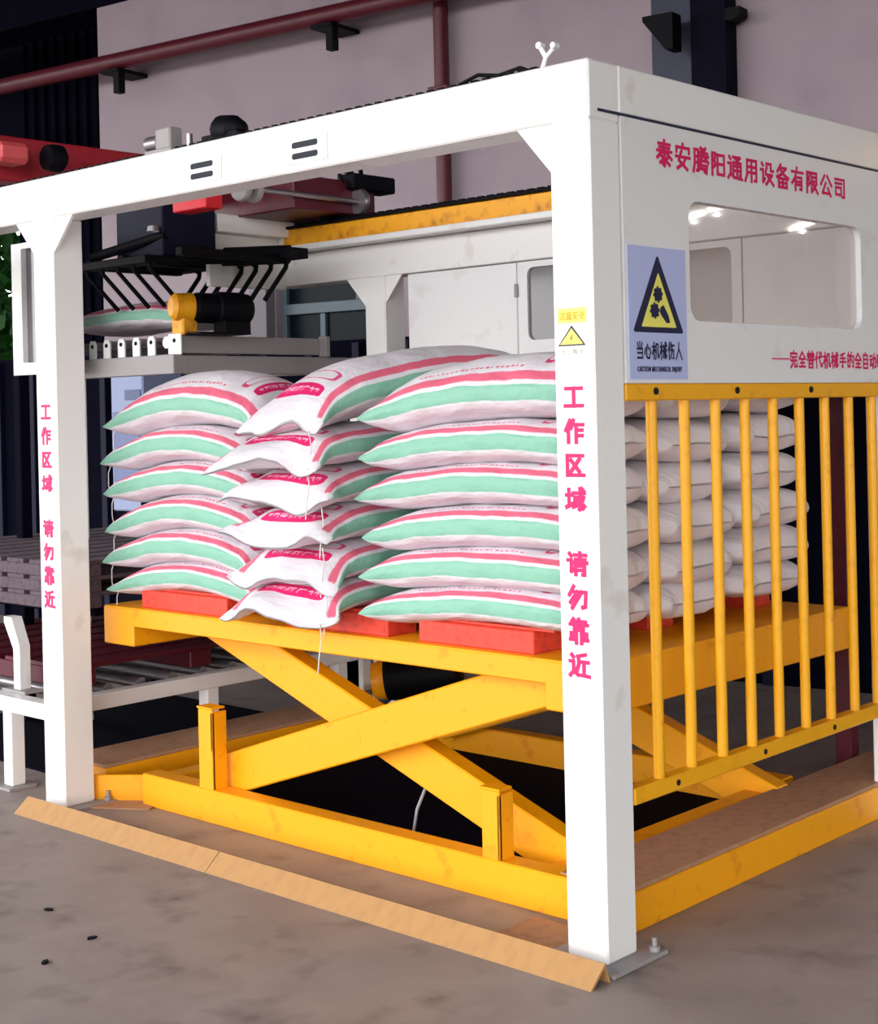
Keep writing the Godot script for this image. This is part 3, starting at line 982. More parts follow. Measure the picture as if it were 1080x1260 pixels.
	prism(st, PackedVector2Array([Vector2(-0.148, 0.0), Vector2(-0.083, 0.056), Vector2(-0.058, 0.0), Vector2(-0.066, 0.0), Vector2(-0.084, 0.044), Vector2(-0.136, 0.0)]), 1.62, Transform3D(Basis(Vector3(0, 0, -1), Vector3.UP, Vector3(1, 0, 0)), Vector3(-1.568, 0, 0)))
	put("bar_length", st, M.ridge, ab)
	st = mb()
	prism(st, PackedVector2Array([Vector2(-0.148, 0.0), Vector2(-0.083, 0.056), Vector2(-0.058, 0.0), Vector2(-0.066, 0.0), Vector2(-0.084, 0.044), Vector2(-0.136, 0.0)]), 1.19, Transform3D(Basis(Vector3(0, 0, -1), Vector3.UP, Vector3(1, 0, 0)), Vector3(-2.762, 0, 0)))
	put("bar_length", st, M.ridge, ab)
	var fp := thing("floor_plate", "thin tan steel plate on the floor beside the right post", "plate", Vector3(-0.25, 0, -0.08))
	st = mb()
	box(st, Vector3(-0.42, 0, -0.20), Vector3(-0.205, 0.008, 0.05), 0.002)
	put("plate_body", st, M.plank, fp)

func fit_width(o: MeshInstance3D, tm: TextMesh, width: float) -> void:
	var w := tm.get_aabb().size.x
	if w > 0.0:
		o.scale.x = width / w
		o.scale.y = minf(o.scale.y, 1.8)

# triangle standing on its base: apex height, base height, half base; centre line at c, sideways dir
func triangle_frame(st: SurfaceTool, c: Vector3, dir: Vector3, top: float, base: float, half: float, round_by: float) -> void:
	var n := dir.cross(Vector3.UP).normalized()
	var pts := [Vector2(-half, base), Vector2(half, base), Vector2(0, top)]
	var poly := PackedVector2Array()
	for k in 3:
		var p: Vector2 = pts[k]
		var a: Vector2 = pts[(k + 2) % 3]
		var b: Vector2 = pts[(k + 1) % 3]
		if round_by <= 0.0:
			poly.append(p)
		else:
			for t in 5:
				var q0: Vector2 = p + (a - p).normalized() * round_by
				var q1: Vector2 = p + (b - p).normalized() * round_by
				var s := t / 4.0
				poly.append(q0.lerp(p, s).lerp(p.lerp(q1, s), s))
	prism(st, poly, 0.001, Transform3D(Basis(dir, Vector3.UP, n), c))

# ------------------------------------------------------------------ fence
func build_fence() -> void:
	var f := thing("barred_fence", "yellow barred fence panel hung below the white side panel", "fence", Vector3(-0.02, 0.42, -1.2))
	var st := mb()
	box(st, Vector3(-0.045, 1.557, -2.6), Vector3(0, 1.606, -0.145), 0.004)
	var top := put("top_rail", st, M.fence, f)
	st = mb()
	box(st, Vector3(-0.045, 0.420, -2.6), Vector3(0, 0.468, -0.145), 0.004)
	put("bottom_rail", st, M.fence, f)
	for k in 14:
		var z := -0.297 - k * 0.1705
		st = mb()
		tube(st, [Vector3(-0.022, 0.466, z), Vector3(-0.022, 1.559, z)], 0.0165, 12, false)
		put("fence_bar", st, M.fence, f)
	for z in [-0.29, -0.73, -1.19]:
		st = mb()
		lathe(st, Vector3(0.0, 1.584, z), Vector3.RIGHT, [Vector2(0, 0.011), Vector2(0.004, 0.011), Vector2(0.006, 0.006), Vector2(0.006, 0.0)], 10)
		put("bolt_head", st, M.hole, top)
	for z in [-0.36, -0.85, -1.3]:
		st = mb()
		lathe(st, Vector3(0.0, 0.444, z), Vector3.RIGHT, [Vector2(0, 0.009), Vector2(0.003, 0.009), Vector2(0.005, 0.005), Vector2(0.005, 0.0)], 10)
		put("bolt_head", st, M.hole, f)

# ------------------------------------------------------------------ scissor lift, pallet
func build_lift() -> void:
	var l := thing("scissor_lift_table", "yellow scissor lift table raised under the loaded pallet", "lift table", Vector3(-1.45, 0, -1.0))
	var st := mb()
	box(st, Vector3(-2.70, 0.762, -1.80), Vector3(-0.20, 0.780, -0.25), 0.003)
	put("platform_top", st, M.yellow, l)
	st = mb()
	box(st, Vector3(-2.70, 0.705, -0.275), Vector3(-0.20, 0.776, -0.248), 0.004)
	put("skirt", st, M.yellow, l)
	st = mb()
	box(st, Vector3(-2.70, 0.705, -1.80), Vector3(-0.20, 0.776, -1.775), 0.004)
	put("skirt", st, M.yellow, l)
	for x in [[-2.702, -2.50], [-0.40, -0.198]]:
		st = mb()
		box(st, Vector3(x[0], 0.625, -1.80), Vector3(x[1], 0.776, -0.2475), 0.005)
		put("side_beam", st, M.yellow, l)
	# scissor arms: outer pair rises to the right, inner pair falls to the right
	for z in [[-0.34, -0.43], [-1.62, -1.53]]:
		st = mb()
		arm(st, Vector2(-2.13, 0.136), Vector2(-0.45, 0.698), 0.155, minf(z[0], z[0] - 0.07), z[0])
		put("scissor_arm", st, M.yellow, l)
		st = mb()
		arm(st, Vector2(-2.26, 0.737), Vector2(-0.38, 0.066), 0.148, minf(z[1], z[1] - 0.08), z[1])
		put("scissor_arm", st, M.yellow, l)
	for q in [[-1.327, 0.404, 0.024], [-0.53, 0.672, 0.018]]:
		st = mb()
		tube(st, [Vector3(q[0], q[1], -1.70), Vector3(q[0], q[1], -0.339)], q[2], 12)
		put("pivot_shaft", st, M.yellow, l)
	# base frame
	st = mb()
	box(st, Vector3(-2.46, 0, -0.33), Vector3(-0.30, 0.128, -0.245), 0.005)
	put("base_beam", st, M.yellow, l)
	st = mb()
	box(st, Vector3(-2.46, 0, -1.76), Vector3(-0.42, 0.128, -1.68), 0.005)
	put("base_beam", st, M.yellow, l)
	for x in [-2.46, -0.50]:
		st = mb()
		box(st, Vector3(x, 0, -1.68), Vector3(x + 0.08, 0.11, -0.33), 0.005)
		put("base_beam", st, M.yellow, l)
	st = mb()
	box(st, Vector3(-2.38, 0.0, -1.68), Vector3(-0.50, 0.012, -0.33), 0.002)  # added dark sheet; the shade under the lift is put into its colour
	put("lift_shade_sheet", st, M.dark, l, "added dark sheet standing in for shade between the base beams")
	# stops standing on the front base beam
	for s in [[-2.10, -2.015, 0.43], [-0.67, -0.595, 0.345]]:
		st = mb()
		box(st, Vector3(s[0], 0.126, -0.262), Vector3(s[1], s[2], -0.25), 0.003)
		box(st, Vector3(s[1] - 0.012, 0.126, -0.32), Vector3(s[1], s[2] - 0.01, -0.25), 0.003)
		box(st, Vector3(s[0] - 0.004, s[2], -0.31), Vector3(s[1] + 0.004, s[2] + 0.008, -0.246), 0.002)
		put("stop_bracket", st, M.yellow, l)
	st = mb()
	tube(st, [Vector3(-1.72, 0.45, -0.95), Vector3(-2.2, 0.14, -0.95)], 0.035, 12)
	put("hydraulic_rod", st, M.steel, l)
	st = mb()
	lathe(st, Vector3(-1.78, 0.47, -0.93), Vector3(0.75, 0.1, -0.55), [Vector2(0, 0.0), Vector2(0, 0.075), Vector2(0.03, 0.085), Vector2(0.30, 0.085), Vector2(0.32, 0.06), Vector2(0.32, 0.0)], 18)
	var hm := put("hydraulic_motor", st, M.black, l, "dark motor barrel")
	st = mb()
	lathe(st, Vector3(-1.80, 0.467, -0.915), Vector3(0.75, 0.1, -0.55), [Vector2(-0.012, 0.0), Vector2(-0.012, 0.07), Vector2(0.02, 0.078), Vector2(0.05, 0.08)], 18)
	put("end_cap", st, M.yellow, hm)
	st = mb()
	tube(st, [Vector3(-1.12, 0.33, -0.62), Vector3(-1.20, 0.24, -0.58), Vector3(-1.24, 0.12, -0.55), Vector3(-1.22, 0.02, -0.5), Vector3(-1.0, 0.012, -0.42)], 0.006, 8)
	put("hose", st, M.dull, l)

	# pallet: three block rows, boards on top
	var p := thing("red_pallet", "terracotta red pallet carrying the sacks on the yellow lift table", "pallet", Vector3(-1.4, 0.78, -1.0))
	for x in [[-2.49, -1.955], [-1.62, -1.105], [-0.96, -0.47]]:
		for z in [[-0.43, -0.285], [-1.05, -0.90], [-1.70, -1.56]]:
			st = mb()
			box(st, Vector3(x[0], 0.780, z[0]), Vector3(x[1], 0.852, z[1]), 0.004)
			put("pallet_block", st, M.pallet, p)
	for k in 7:
		st = mb()
		box(st, Vector3(-2.55, 0.852, -1.70 + k * 0.205), Vector3(-0.40, 0.862, -1.53 + k * 0.205), 0.002)
		put("deck_board", st, M.pallet, p)

func arm(st: SurfaceTool, a: Vector2, b: Vector2, width: float, z0: float, z1: float) -> void:
	var d := (b - a).normalized()
	var bs := Basis(Vector3(d.x, d.y, 0), Vector3(-d.y, d.x, 0), Vector3.BACK)
	var m := (a + b) * 0.5
	var h := Vector3(a.distance_to(b) * 0.5, width * 0.5, (z1 - z0) * 0.5)
	var c := Vector3(m.x, m.y, (z0 + z1) * 0.5)
	box(st, c - h, c + h, 0.005, bs)

# ------------------------------------------------------------------ sacks
func build_sacks() -> void:
	var mid := [0.916, 1.037, 1.170, 1.304, 1.438, 1.590]
	var thick := [0.130, 0.142, 0.144, 0.144, 0.144, 0.170]
	var tier := ["bottom", "second from bottom", "third from bottom", "fourth from bottom", "fifth from bottom", "topmost"]
	# left column, seen along its length
	var tip_l := [0.848, 0.957, 1.082, 1.228, 1.352, 1.505]
	for k in 6:
		var a: float = mid[k] - tip_l[k]
		make_sack({"L": 0.93, "W": 0.44, "T": thick[k], "lip": 0.03, "arch": a, "p": 2.7 if k < 5 else 2.3, "crown": 0.0 if k < 5 else 0.55, "seed": 10 + k, "thread": 0.12, "thread_z": 0.19, "L0": 0}, Vector3(-2.205 + [0.02, -0.012, 0.008, 0.0, -0.02, 0.02][k], tip_l[k], -0.475), 0.0,
			"striped sack at the left end of the pallet, %s in its pile" % tier[k], "striped sacks on the pallet")
	# middle column, sewn end towards the front
	var tip_m := [0.822, 0.945, 1.040, 1.180, 1.315, 1.555]
	var reach := [0.02, -0.01, 0.0, 0.0, 0.06, 0.0]
	for k in 6:
		var top: bool = k == 5
		var a: float = 0.035 if not top else 0.05
		make_sack({"L": 0.92 if not top else 0.97, "W": 0.50, "T": thick[k] if not top else 0.20, "lip": 0.058, "arch": a, "tilt": 0.0 if not top else -0.07, "drop": 0.045 if not top else 0.05, "slope": 1.0, "wave": 1.0, "p": 2.6 if not top else 2.2, "crown": 0.0 if not top else 0.1, "seed": 30 + k, "thread": 0.17, "thread_end": 1, "thread_z": -0.24},
			Vector3(-1.49, mid[k] - 0.035, -0.58 + reach[k]) if not top else Vector3(-1.40, 1.605, -0.63), -PI / 2 if not top else -PI / 2 - 0.25,
			"white sack with its sewn end facing forward, middle of the pallet, %s" % tier[k], "striped sacks on the pallet")
	# right column: three rows deep, their full ends towards the fence
	var tip_r := [0.862, 0.985, 1.115, 1.252, 1.385, 1.520]
	var rows := [[-0.462, 0.455, "beside the right white post"], [-0.925, 0.50, "in middle row behind the fence"], [-1.43, 0.53, "in rear row behind the fence"]]
	for r in 3:
		for k in 6:
			var lift: float = [0.0, -0.008, 0.006][r]
			var base: float = (tip_r[k] + mid[k] - 0.015) * 0.5
			var a: float = mid[k] - base
			make_sack({"tilt": mid[k] - 0.015 - base, "L": 0.91, "W": rows[r][1], "T": thick[k], "lip": 0.025, "arch": a, "p": 2.7 if k < 5 else 2.3, "crown": 0.0 if k < 5 else 0.5, "uv": 1.0 if r == 0 else 1.45, "blunt": 0.85, "seed": 60 + r * 10 + k}, Vector3(-0.715 + 0.012 * ((k * 7 + r * 3) % 3 - 1), base + lift, rows[r][0]), 0.0,
				"striped sack %s, %s in its pile" % [rows[r][2], tier[k]], "striped sacks on the pallet")
	# the sack waiting on the conveyor
	make_sack({"L": 0.95, "W": 0.46, "T": 0.14, "lip": 0.03, "arch": 0.03, "p": 2.5, "crown": 0.1, "blunt": 0.3, "seed": 95}, Vector3(-3.72, 2.015, -1.32), 0.0,
		"striped sack lying alone on the raised roller conveyor", "sacks on the conveyor")

# ------------------------------------------------------------------ carriage, gripper, conveyor
func build_machine() -> void:
	var st: SurfaceTool
	var c := thing("travelling_carriage", "dark red travelling carriage bridging the front beam and the yellow runway", "carriage", Vector3(-3.1, 2.5, -1.0))
	st = mb()
	box(st, Vector3(-3.45, 2.52, -2.02), Vector3(-2.85, 2.686, -1.47), 0.006)
	put("end_truck", st, M.red, c)
	st = mb()
	box(st, Vector3(-3.52, 2.60, -1.47), Vector3(-3.40, 2.80, 0.0), 0.005)
	put("girder", st, M.girder, c)
	st = mb()
	box(st, Vector3(-3.04, 2.47, -1.0), Vector3(-2.80, 2.545, -0.9), 0.005)
	put("cross_head", st, M.lit_red, c)
	st = mb()
	tube(st, [Vector3(-2.82, 2.585, -1.05), Vector3(-2.82, 2.58, -1.88)], 0.013, 10)
	put("drive_shaft", st, M.steel, c)
	for z in [-1.13, -1.20, -1.88]:
		st = mb()
		lathe(st, Vector3(-2.82, 2.582, z + 0.02), Vector3(0, 0, -1), [Vector2(0, 0.0), Vector2(0, 0.06), Vector2(0.012, 0.065), Vector2(0.03, 0.065), Vector2(0.04, 0.05), Vector2(0.04, 0.0)], 18)
		put("sprocket", st, M.steel if z < -1.8 else M.dull, c)
	st = mb()
	for q in [[-1.80, 2.71], [-1.88, 2.735], [-1.95, 2.70]]:
		tube(st, [Vector3(-2.86, q[1] - 0.04, q[0]), Vector3(-2.86, q[1] + 0.02, q[0] + 0.02), Vector3(-2.86, q[1] + 0.02, q[0] - 0.05), Vector3(-2.86, q[1] - 0.05, q[0] - 0.06)], 0.012, 8)
	box(st, Vector3(-2.92, 2.64, -2.12), Vector3(-2.80, 2.72, -1.82), 0.008)
	put("limit_switch", st, M.black, c)
	for z in [-1.55, -1.80, -1.95]:
		st = mb()
		lathe(st, Vector3(-2.9 - 0.2 * (z + 1.95), 2.535, -1.80), Vector3(0, 0, -1), [Vector2(0, 0), Vector2(0, 0.045), Vector2(0.04, 0.045), Vector2(0.04, 0)], 16)
		put("wheel", st, M.black, c)
	st = mb()
	box(st, Vector3(-3.38, 2.655, -0.30), Vector3(-3.24, 2.745, -0.14), 0.02)
	var dm := put("drive_motor", st, M.pink_red, c, "paler red motor on the carriage")
	st = mb()
	lathe(st, Vector3(-3.22, 2.69, -0.36), Vector3(0, 0, -1), [Vector2(0, 0), Vector2(0, 0.055), Vector2(0.03, 0.06), Vector2(0.07, 0.06), Vector2(0.09, 0.04), Vector2(0.09, 0)], 18)
	put("motor_wheel", st, M.black, dm)

	# gripper head under the carriage
	var g := thing("sack_gripper", "navy gripper head with two rows of bent black claws above the conveyor", "gripper", Vector3(-3.3, 2.1, -1.2))
	st = mb()
	box(st, Vector3(-3.62, 2.30, -1.32), Vector3(-3.25, 2.55, -1.0), 0.006)
	put("head_box", st, M.navy, g)
	st = mb()
	box(st, Vector3(-3.95, 2.255, -0.93), Vector3(-3.2, 2.295, -0.86), 0.004)
	box(st, Vector3(-3.85, 2.285, -1.56), Vector3(-2.85, 2.335, -1.46), 0.004)
	for x in [-3.8, -3.45, -3.0]:
		box(st, Vector3(x, 2.27, -1.5), Vector3(x + 0.05, 2.31, -0.88), 0.004)
	put("claw_beam", st, M.black, g)
	st = mb()
	for q in [[Vector3(-3.3, 2.30, -1.40), Vector3(-2.95, 2.29, -1.52)], [Vector3(-3.72, 2.29, -0.90), Vector3(-3.72, 2.31, -1.50)], [Vector3(-3.34, 2.28, -0.92), Vector3(-3.05, 2.30, -1.50)], [Vector3(-3.75, 2.33, -0.95), Vector3(-3.25, 2.40, -1.02)], [Vector3(-3.8, 2.30, -1.12), Vector3(-3.1, 2.32, -1.12)], [Vector3(-3.5, 2.36, -1.42), Vector3(-2.92, 2.33, -1.5)]]:
		tube(st, [q[0], q[1]], 0.024, 10)
	put("air_cylinder", st, M.black, g)
	st = mb()
	lathe(st, Vector3(-3.28, 2.415, -0.97), Vector3(0, 1, 0), [Vector2(0, 0.03), Vector2(0.025, 0.026), Vector2(0.03, 0.0)], 10)
	put("fitting", st, M.steel, g)
	for k in 5:
		var x := -3.72 + k * 0.125
		st = mb()
		tube(st, [Vector3(x, 2.27, -0.90), Vector3(x, 2.235, -0.90), Vector3(x + 0.02, 2.07, -1.06)], 0.011, 8)
		put("claw", st, M.black, g)
	for k in 7:
		var x := -3.68 + k * 0.112
		st = mb()
		tube(st, [Vector3(x - 0.03, 2.31, -1.51), Vector3(x + 0.03, 2.275, -1.53), Vector3(x + 0.035, 2.25, -1.52), Vector3(x - 0.01, 2.09, -1.42)], 0.012, 8)
		put("claw", st, M.black, g)

	# raised conveyor
	var v := thing("roller_conveyor", "raised grey roller conveyor with a slotted white end bracket behind the left post", "conveyor", Vector3(-3.9, 1.74, -1.5))
	st = mb()
	box(st, Vector3(-4.26, 1.742, -1.06), Vector3(-3.19, 1.835, -1.0), 0.004)
	box(st, Vector3(-3.25, 1.742, -2.3), Vector3(-3.19, 1.83, -1.06), 0.004)
	box(st, Vector3(-4.26, 1.742, -1.98), Vector3(-3.25, 1.83, -1.92), 0.004)
	put("frame_rail", st, M.dull, v)
	st = mb()
	box(st, Vector3(-3.215, 1.84, -1.93), Vector3(-3.19, 1.925, -1.045), 0.003)
	put("side_plate", st, M.dull, v)
	for k in 8:
		st = mb()
		var x := -3.20 - k * 0.122 - (0.06 if k > 0 else 0.0)
		var hw := 0.048 if k == 0 else 0.028
		var poly := PackedVector2Array([Vector2(-hw, 0), Vector2(hw, 0), Vector2(hw, 0.075), Vector2(hw * 0.6, 0.094), Vector2(-hw * 0.6, 0.094), Vector2(-hw, 0.075)])
		if k == 0:
			poly = PackedVector2Array([Vector2(-hw, 0), Vector2(hw, 0), Vector2(hw, 0.098), Vector2(-hw, 0.098)])
		prism(st, poly, 0.008, Transform3D(Basis(), Vector3(x - 0.02, 1.834, -1.04)))
		var br := put("roller_bracket", st, M.white, v)
		st = mb()
		lathe(st, Vector3(x - 0.02, 1.90, -1.032), Vector3(0, 0, 1), [Vector2(0, 0.010), Vector2(0.004, 0.010), Vector2(0.006, 0.0)], 8)
		put("axle_end", st, M.black, br)
	for k in 8:
		st = mb()
		tube(st, [Vector3(-3.30 - k * 0.122, 1.895, -1.9), Vector3(-3.30 - k * 0.122, 1.895, -1.045)], 0.03, 10)
		put("roller", st, M.steel, v)
	st = mb()
	box(st, Vector3(-3.20, 1.83, -1.96), Vector3(-3.14, 1.935, -1.93), 0.004)
	put("end_bracket", st, M.dull, v)
	for q in [Vector3(-4.05, 0, -1.06), Vector3(-3.25, 0, -2.25)]:
		st = mb()
		box(st, q, q + Vector3(0.06, 1.745, 0.06), 0.004)
		put("support_leg", st, M.white, v)
	var m := thing("gear_motor", "black motor with a yellow gearbox cap beside the sack on the conveyor", "motor", Vector3(-3.1, 1.94, -1.3))
	st = mb()
	lathe(st, Vector3(-3.17, 2.055, -1.10), Vector3(0.28, -0.03, -0.9), [Vector2(0, 0), Vector2(0, 0.06), Vector2(0.02, 0.072), Vector2(0.12, 0.072), Vector2(0.13, 0.082), Vector2(0.24, 0.082), Vector2(0.28, 0.075), Vector2(0.30, 0.05), Vector2(0.30, 0)], 20)
	put("motor_body", st, M.black, m)
	st = mb()
	lathe(st, Vector3(-3.20, 2.057, -1.0), Vector3(0.28, -0.03, -0.9), [Vector2(0, 0), Vector2(0.0, 0.045), Vector2(0.015, 0.064), Vector2(0.10, 0.07), Vector2(0.12, 0.045), Vector2(0.12, 0.0)], 16)
	box(st, Vector3(-3.24, 1.925, -1.12), Vector3(-3.15, 2.02, -1.03), 0.008)
	put("gearbox_cap", st, M.rail, m)
	st = mb()
	box(st, Vector3(-3.14, 1.93, -1.36), Vector3(-3.05, 1.99, -1.20), 0.004)
	box(st, Vector3(-3.21, 1.925, -1.36), Vector3(-3.05, 1.935, -1.05), 0.002)
	put("motor_foot", st, M.black, m)

	# things on top of the front beam
	var t := thing("bearing_block", "small pale bearing block bolted on top of the front beam", "bracket", Vector3(-1.98, 2.5, -0.07))
	st = mb()
	box(st, Vector3(-2.06, 2.5, -0.12), Vector3(-1.90, 2.52, -0.03), 0.003)
	box(st, Vector3(-2.02, 2.52, -0.11), Vector3(-1.93, 2.60, -0.05), 0.006)
	put("block_body", st, M.dull, t)
	st = mb()
	tube(st, [Vector3(-2.09, 2.555, -0.08), Vector3(-2.02, 2.555, -0.08)], 0.03, 12)
	tube(st, [Vector3(-1.84, 2.5, -0.07), Vector3(-1.84, 2.56, -0.07)], 0.012, 8)
	put("pin", st, M.steel, t)
	t = thing("beam_motor", "small black motor sitting on top of the front beam", "motor", Vector3(-1.64, 2.5, -0.08))
	st = mb()
	lathe(st, Vector3(-1.70, 2.555, -0.09), Vector3(1, -0.1, 0), [Vector2(0, 0), Vector2(0, 0.04), Vector2(0.02, 0.052), Vector2(0.09, 0.05), Vector2(0.13, 0.03), Vector2(0.15, 0)], 14)
	put("motor_body", st, M.black, t)
	st = mb()
	box(st, Vector3(-1.75, 2.512, -0.13), Vector3(-1.55, 2.535, -0.05), 0.004)
	put("motor_foot", st, M.black, t)
	t = thing("cable", "short dark cable lying along the top of the front beam near the right corner", "cable", Vector3(-0.4, 2.51, -0.06))
	st = mb()
	tube(st, [Vector3(-0.50, 2.508, -0.03), Vector3(-0.44, 2.532, -0.05), Vector3(-0.37, 2.52, -0.06), Vector3(-0.28, 2.526, -0.05), Vector3(-0.24, 2.508, -0.05)], 0.006, 8)
	put("cable_run", st, M.black, t)
	t = thing("cable_clamp", "small white forked clamp standing on the corner of the front beam", "clamp", Vector3(-0.17, 2.5, -0.05))
	st = mb()
	tube(st, [Vector3(-0.19, 2.5, -0.04), Vector3(-0.175, 2.535, -0.04), Vector3(-0.195, 2.57, -0.04)], 0.008, 8)
	tube(st, [Vector3(-0.175, 2.535, -0.04), Vector3(-0.15, 2.565, -0.05)], 0.007, 8)
	lathe(st, Vector3(-0.195, 2.572, -0.052), Vector3(0, 0, 1), [Vector2(0, 0), Vector2(0, 0.010), Vector2(0.022, 0.010), Vector2(0.022, 0)], 10)
	lathe(st, Vector3(-0.15, 2.566, -0.06), Vector3(0, 0, 1), [Vector2(0, 0), Vector2(0, 0.009), Vector2(0.022, 0.009), Vector2(0.022, 0)], 10)
	put("fork", st, M.white, t)

	# framed panel to the left of the left post
	var fr := thing("framed_panel", "white framed panel with a narrow grey window left of the left post", "panel", Vector3(-4.3, 1.77, -0.9))
	st = mb()
	holed(st, Vector2(-4.325, 1.77), Vector2(-3.78, 2.44), Vector2(-4.235, 1.83), Vector2(-3.86, 2.41), 0.012, 0.05, Transform3D(Basis(), Vector3(0, 0, -0.9)))
	put("panel_frame", st, M.white, fr)
	st = mb()
	box(st, Vector3(-4.25, 1.82, -0.885), Vector3(-3.85, 2.42, -0.88), 0.0)
	put("window_pane", st, M.grey_glass, fr)
	st = mb()
	box(st, Vector3(-4.32, 0, -0.9), Vector3(-4.26, 1.77, -0.84), 0.004)
	put("support_leg", st, M.dark, fr)

func build_left() -> void:
	var st: SurfaceTool
	# lower conveyor with pallets
	var lc := thing("pallet_conveyor", "low white conveyor frame on legs to the left of the lift", "conveyor", Vector3(-3.4, 0, -0.9))
	st = mb()
	box(st, Vector3(-4.6, 0.322, -0.12), Vector3(-2.84, 0.387, -0.05), 0.004)
	box(st, Vector3(-2.91, 0.322, -1.75), Vector3(-2.84, 0.387, -0.12), 0.004)
	box(st, Vector3(-4.6, 0.322, -1.82), Vector3(-2.84, 0.387, -1.75), 0.004)
	put("frame_rail", st, M.white, lc)
	for q in [Vector3(-3.17, 0, -0.12), Vector3(-2.91, 0, -0.95), Vector3(-2.91, 0, -1.75), Vector3(-4.3, 0, -0.12)]:
		st = mb()
		box(st, q + Vector3(0, 0.012, 0), q + Vector3(0.065, 0.325, 0.065), 0.004)
		var lg := put("support_leg", st, M.white, lc)
		st = mb()
		box(st, q + Vector3(-0.04, 0, -0.03), q + Vector3(0.10, 0.012, 0.10), 0.002)
		put("foot_plate", st, M.dull, lg)
	for k in 9:
		st = mb()
		tube(st, [Vector3(-4.5, 0.385, -0.25 - k * 0.17), Vector3(-2.93, 0.385, -0.25 - k * 0.17)], 0.024, 10)
		put("roller", st, M.steel, lc)
	var dt := thing("shade_overlay", "added shade-dark tray on the floor under the low white conveyor", "overlay", Vector3(-3.7, 0, -1.0))
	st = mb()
	box(st, Vector3(-4.55, 0, -1.72), Vector3(-2.98, 0.012, -0.30), 0.002)  # added sheet, coloured dark as the shade beneath the conveyor
	put("overlay_sheet", st, M.dark, dt)
	for side in [[-3.23, -0.16]]:
		var ga := thing("guide_arm", "bent white guide arm standing on the low conveyor left of the left post", "guide arm", Vector3(-3.2, 0.387, -0.14))
		st = mb()
		prism(st, PackedVector2Array([Vector2(-3.215, 0.387), Vector2(-3.165, 0.387), Vector2(-3.165, 0.58), Vector2(-3.225, 0.70), Vector2(-3.285, 0.70), Vector2(-3.285, 0.675), Vector2(-3.215, 0.565)]), 0.05, Transform3D(Basis(), Vector3(0, 0, -0.19)))
		put("arm_body", st, M.white, ga)
		st = mb()
		box(st, Vector3(-3.28, 0.385, -0.21), Vector3(-3.10, 0.397, -0.12), 0.002)
		put("foot_plate", st, M.dull, ga)
	# red pallet waiting on the low conveyor
	var rp := thing("red_pallet", "dark red pallet waiting on the low conveyor left of the lift", "pallet", Vector3(-3.6, 0.41, -0.9))
	for z in [[-0.36, -0.24], [-0.98, -0.86], [-1.62, -1.50]]:
		st = mb()
		box(st, Vector3(-4.4, 0.410, z[0]), Vector3(-2.93, 0.485, z[1]), 0.004)
		put("pallet_runner", st, M.red, rp)
	for k in 8:
		st = mb()
		box(st, Vector3(-2.93 - k * 0.19 - 0.14, 0.485, -1.62), Vector3(-2.93 - k * 0.19, 0.503, -0.24), 0.002)
		put("deck_board", st, M.red, rp)
	# stack of old pallets held above it
	var y := 0.735
	for n in 3:
		var wp := thing("wooden_pallet", "grey worn wooden pallet behind the left post, %s of the stack" % ["lowest", "middle one", "topmost"][n], "pallet", Vector3(-3.7, y, -0.95), "worn pallets in the stack")
		for z in [[-0.40, -0.24], [-1.04, -0.86], [-1.66, -1.50]]:
			st = mb()
			box(st, Vector3(-4.5, y, z[0]), Vector3(-2.93, y + 0.05, z[1]), 0.004)
			put("pallet_runner", st, M.old_wood, wp)
		for k in 9:
			st = mb()
			box(st, Vector3(-2.93 - k * 0.178 - 0.13, y + 0.05, -1.66), Vector3(-2.93 - k * 0.178, y + 0.068, -0.24), 0.002)
			put("deck_board", st, M.old_wood, wp)
		y += 0.068
	var mg := thing("magazine_frame", "dark posts and shelf that hold the stack of worn pallets", "rack", Vector3(-3.7, 0, -1.0))
	for q in [Vector3(-2.99, 0, -1.9), Vector3(-4.62, 0, -0.3), Vector3(-4.62, 0, -1.9)]:
		st = mb()
		box(st, q, q + Vector3(0.07, 1.2, 0.07), 0.004)
		put("rack_post", st, M.dark, mg)
	st = mb()
	box(st, Vector3(-4.6, 0.70, -0.42), Vector3(-2.93, 0.735, -0.36), 0.003)
	box(st, Vector3(-4.6, 0.70, -1.9), Vector3(-2.93, 0.735, -1.84), 0.003)
	box(st, Vector3(-4.6, 0.70, -1.84), Vector3(-4.54, 0.735, -0.42), 0.003)
	put("rack_shelf", st, M.dark, mg)
	var up := thing("upright_post", "dark red upright post standing behind the stacked sacks at the right", "post", Vector3(-0.43, 0, -2.2))
	st = mb()
	box(st, Vector3(-0.47, 0.012, -2.25), Vector3(-0.40, 2.1, -2.18), 0.005)
	put("post_tube", st, M.pipe, up)
	st = mb()
	box(st, Vector3(-0.52, 0, -2.3), Vector3(-0.34, 0.012, -2.12), 0.002)
	put("foot_plate", st, M.pipe, up)
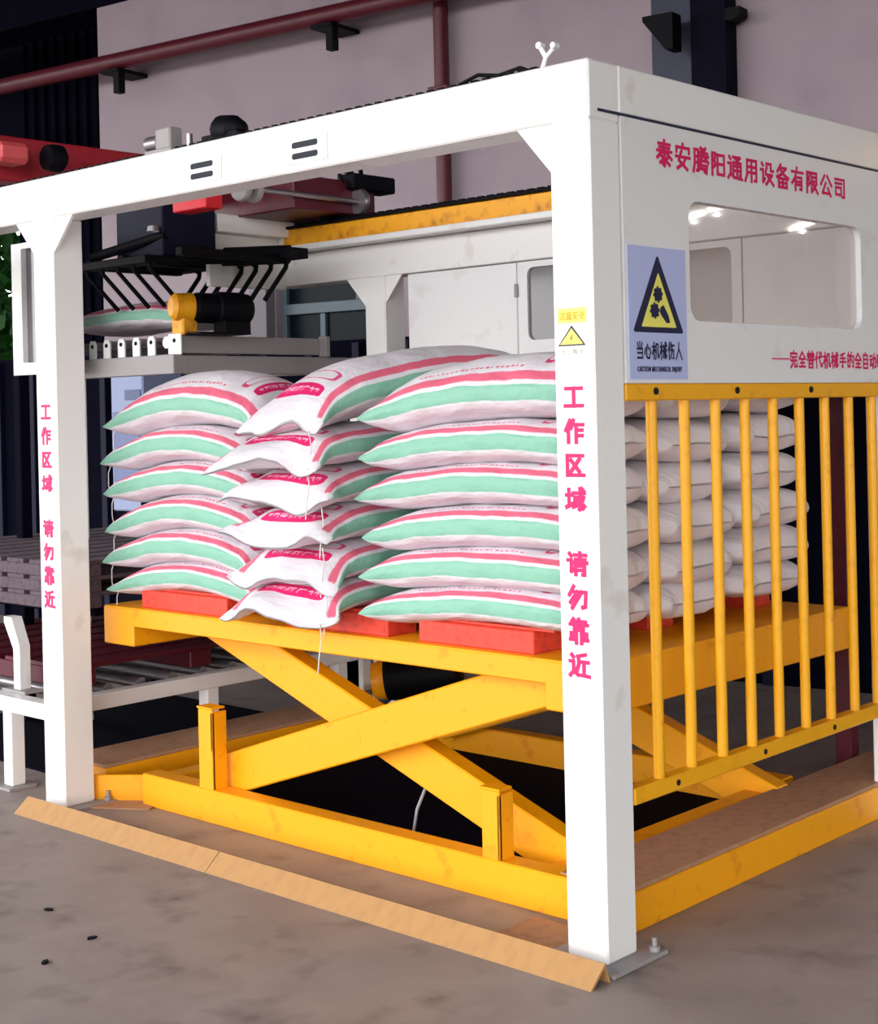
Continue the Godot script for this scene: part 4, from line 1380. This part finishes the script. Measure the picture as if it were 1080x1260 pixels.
	var chips := [[Vector3(-1.652, 0, 0.70), 0.4, "small dark chip on the floor, farthest back of three at lower left"], [Vector3(-1.329, 0, 0.762), 1.3, "small dark chip on the floor, right one of three at lower left"], [Vector3(-1.265, 0, 0.961), 2.2, "small dark chip on the floor, front one of three at lower left"]]
	for q in chips:
		var ch := thing("debris_chip", q[2], "debris", q[0], "dark chips on the floor")
		st = mb()
		prism(st, PackedVector2Array([Vector2(-0.014, -0.006), Vector2(0.004, -0.010), Vector2(0.018, -0.002), Vector2(0.008, 0.008), Vector2(-0.010, 0.006)]), 0.006, Transform3D(Basis(Vector3.RIGHT, -PI / 2).rotated(Vector3.UP, q[1]), q[0]))
		put("chip_body", st, M.black, ch)
	# control cabinet and dark partition at the back
	var cb := thing("control_cabinet", "pale blue control cabinet with a dark blue label at the back on the left", "cabinet", Vector3(-6.0, 0, -2.9))
	st = mb()
	box(st, Vector3(-6.21, 0.9, -3.08), Vector3(-5.84, 1.84, -2.75), 0.01)
	put("cabinet_body", st, M.cabinet, cb)
	st = mb()
	box(st, Vector3(-6.21, 0.0, -3.06), Vector3(-5.84, 0.9, -2.77), 0.01)
	put("cabinet_plinth", st, M.dark, cb)
	st = mb()
	box(st, Vector3(-6.04, 1.66, -2.75), Vector3(-5.86, 1.73, -2.744), 0.001)
	put("dark_label", st, M.cabinet_blue, cb)
	st = mb()
	box(st, Vector3(-6.18, 1.10, -2.75), Vector3(-5.88, 1.58, -2.74), 0.004)
	put("cabinet_door", st, flat(Color(0.40, 0.45, 0.62), 0.5), cb)
	var pt := thing("dark_partition", "dark navy ribbed partition across the back below the window", "partition", Vector3(-4, 0, -3.6))
	st = mb()
	wall_box(st, -7.0, 3.0, 0.0, 2.02, 0.70, 0.74, 0.004)
	put("partition_sheet", st, M.dark, pt)
	for k in 24:
		st = mb()
		wall_box(st, -6.9 + k * 0.4, -6.84 + k * 0.4, 0.0, 2.0, 0.74, 0.78, 0.004)
		put("partition_rib", st, M.navy, pt)

func _ready() -> void:
	setup_view()
	make_materials()
	build_hall()
	build_gantry()
	build_lift()
	build_sacks()
	build_fence()
	build_machine()
	build_left()
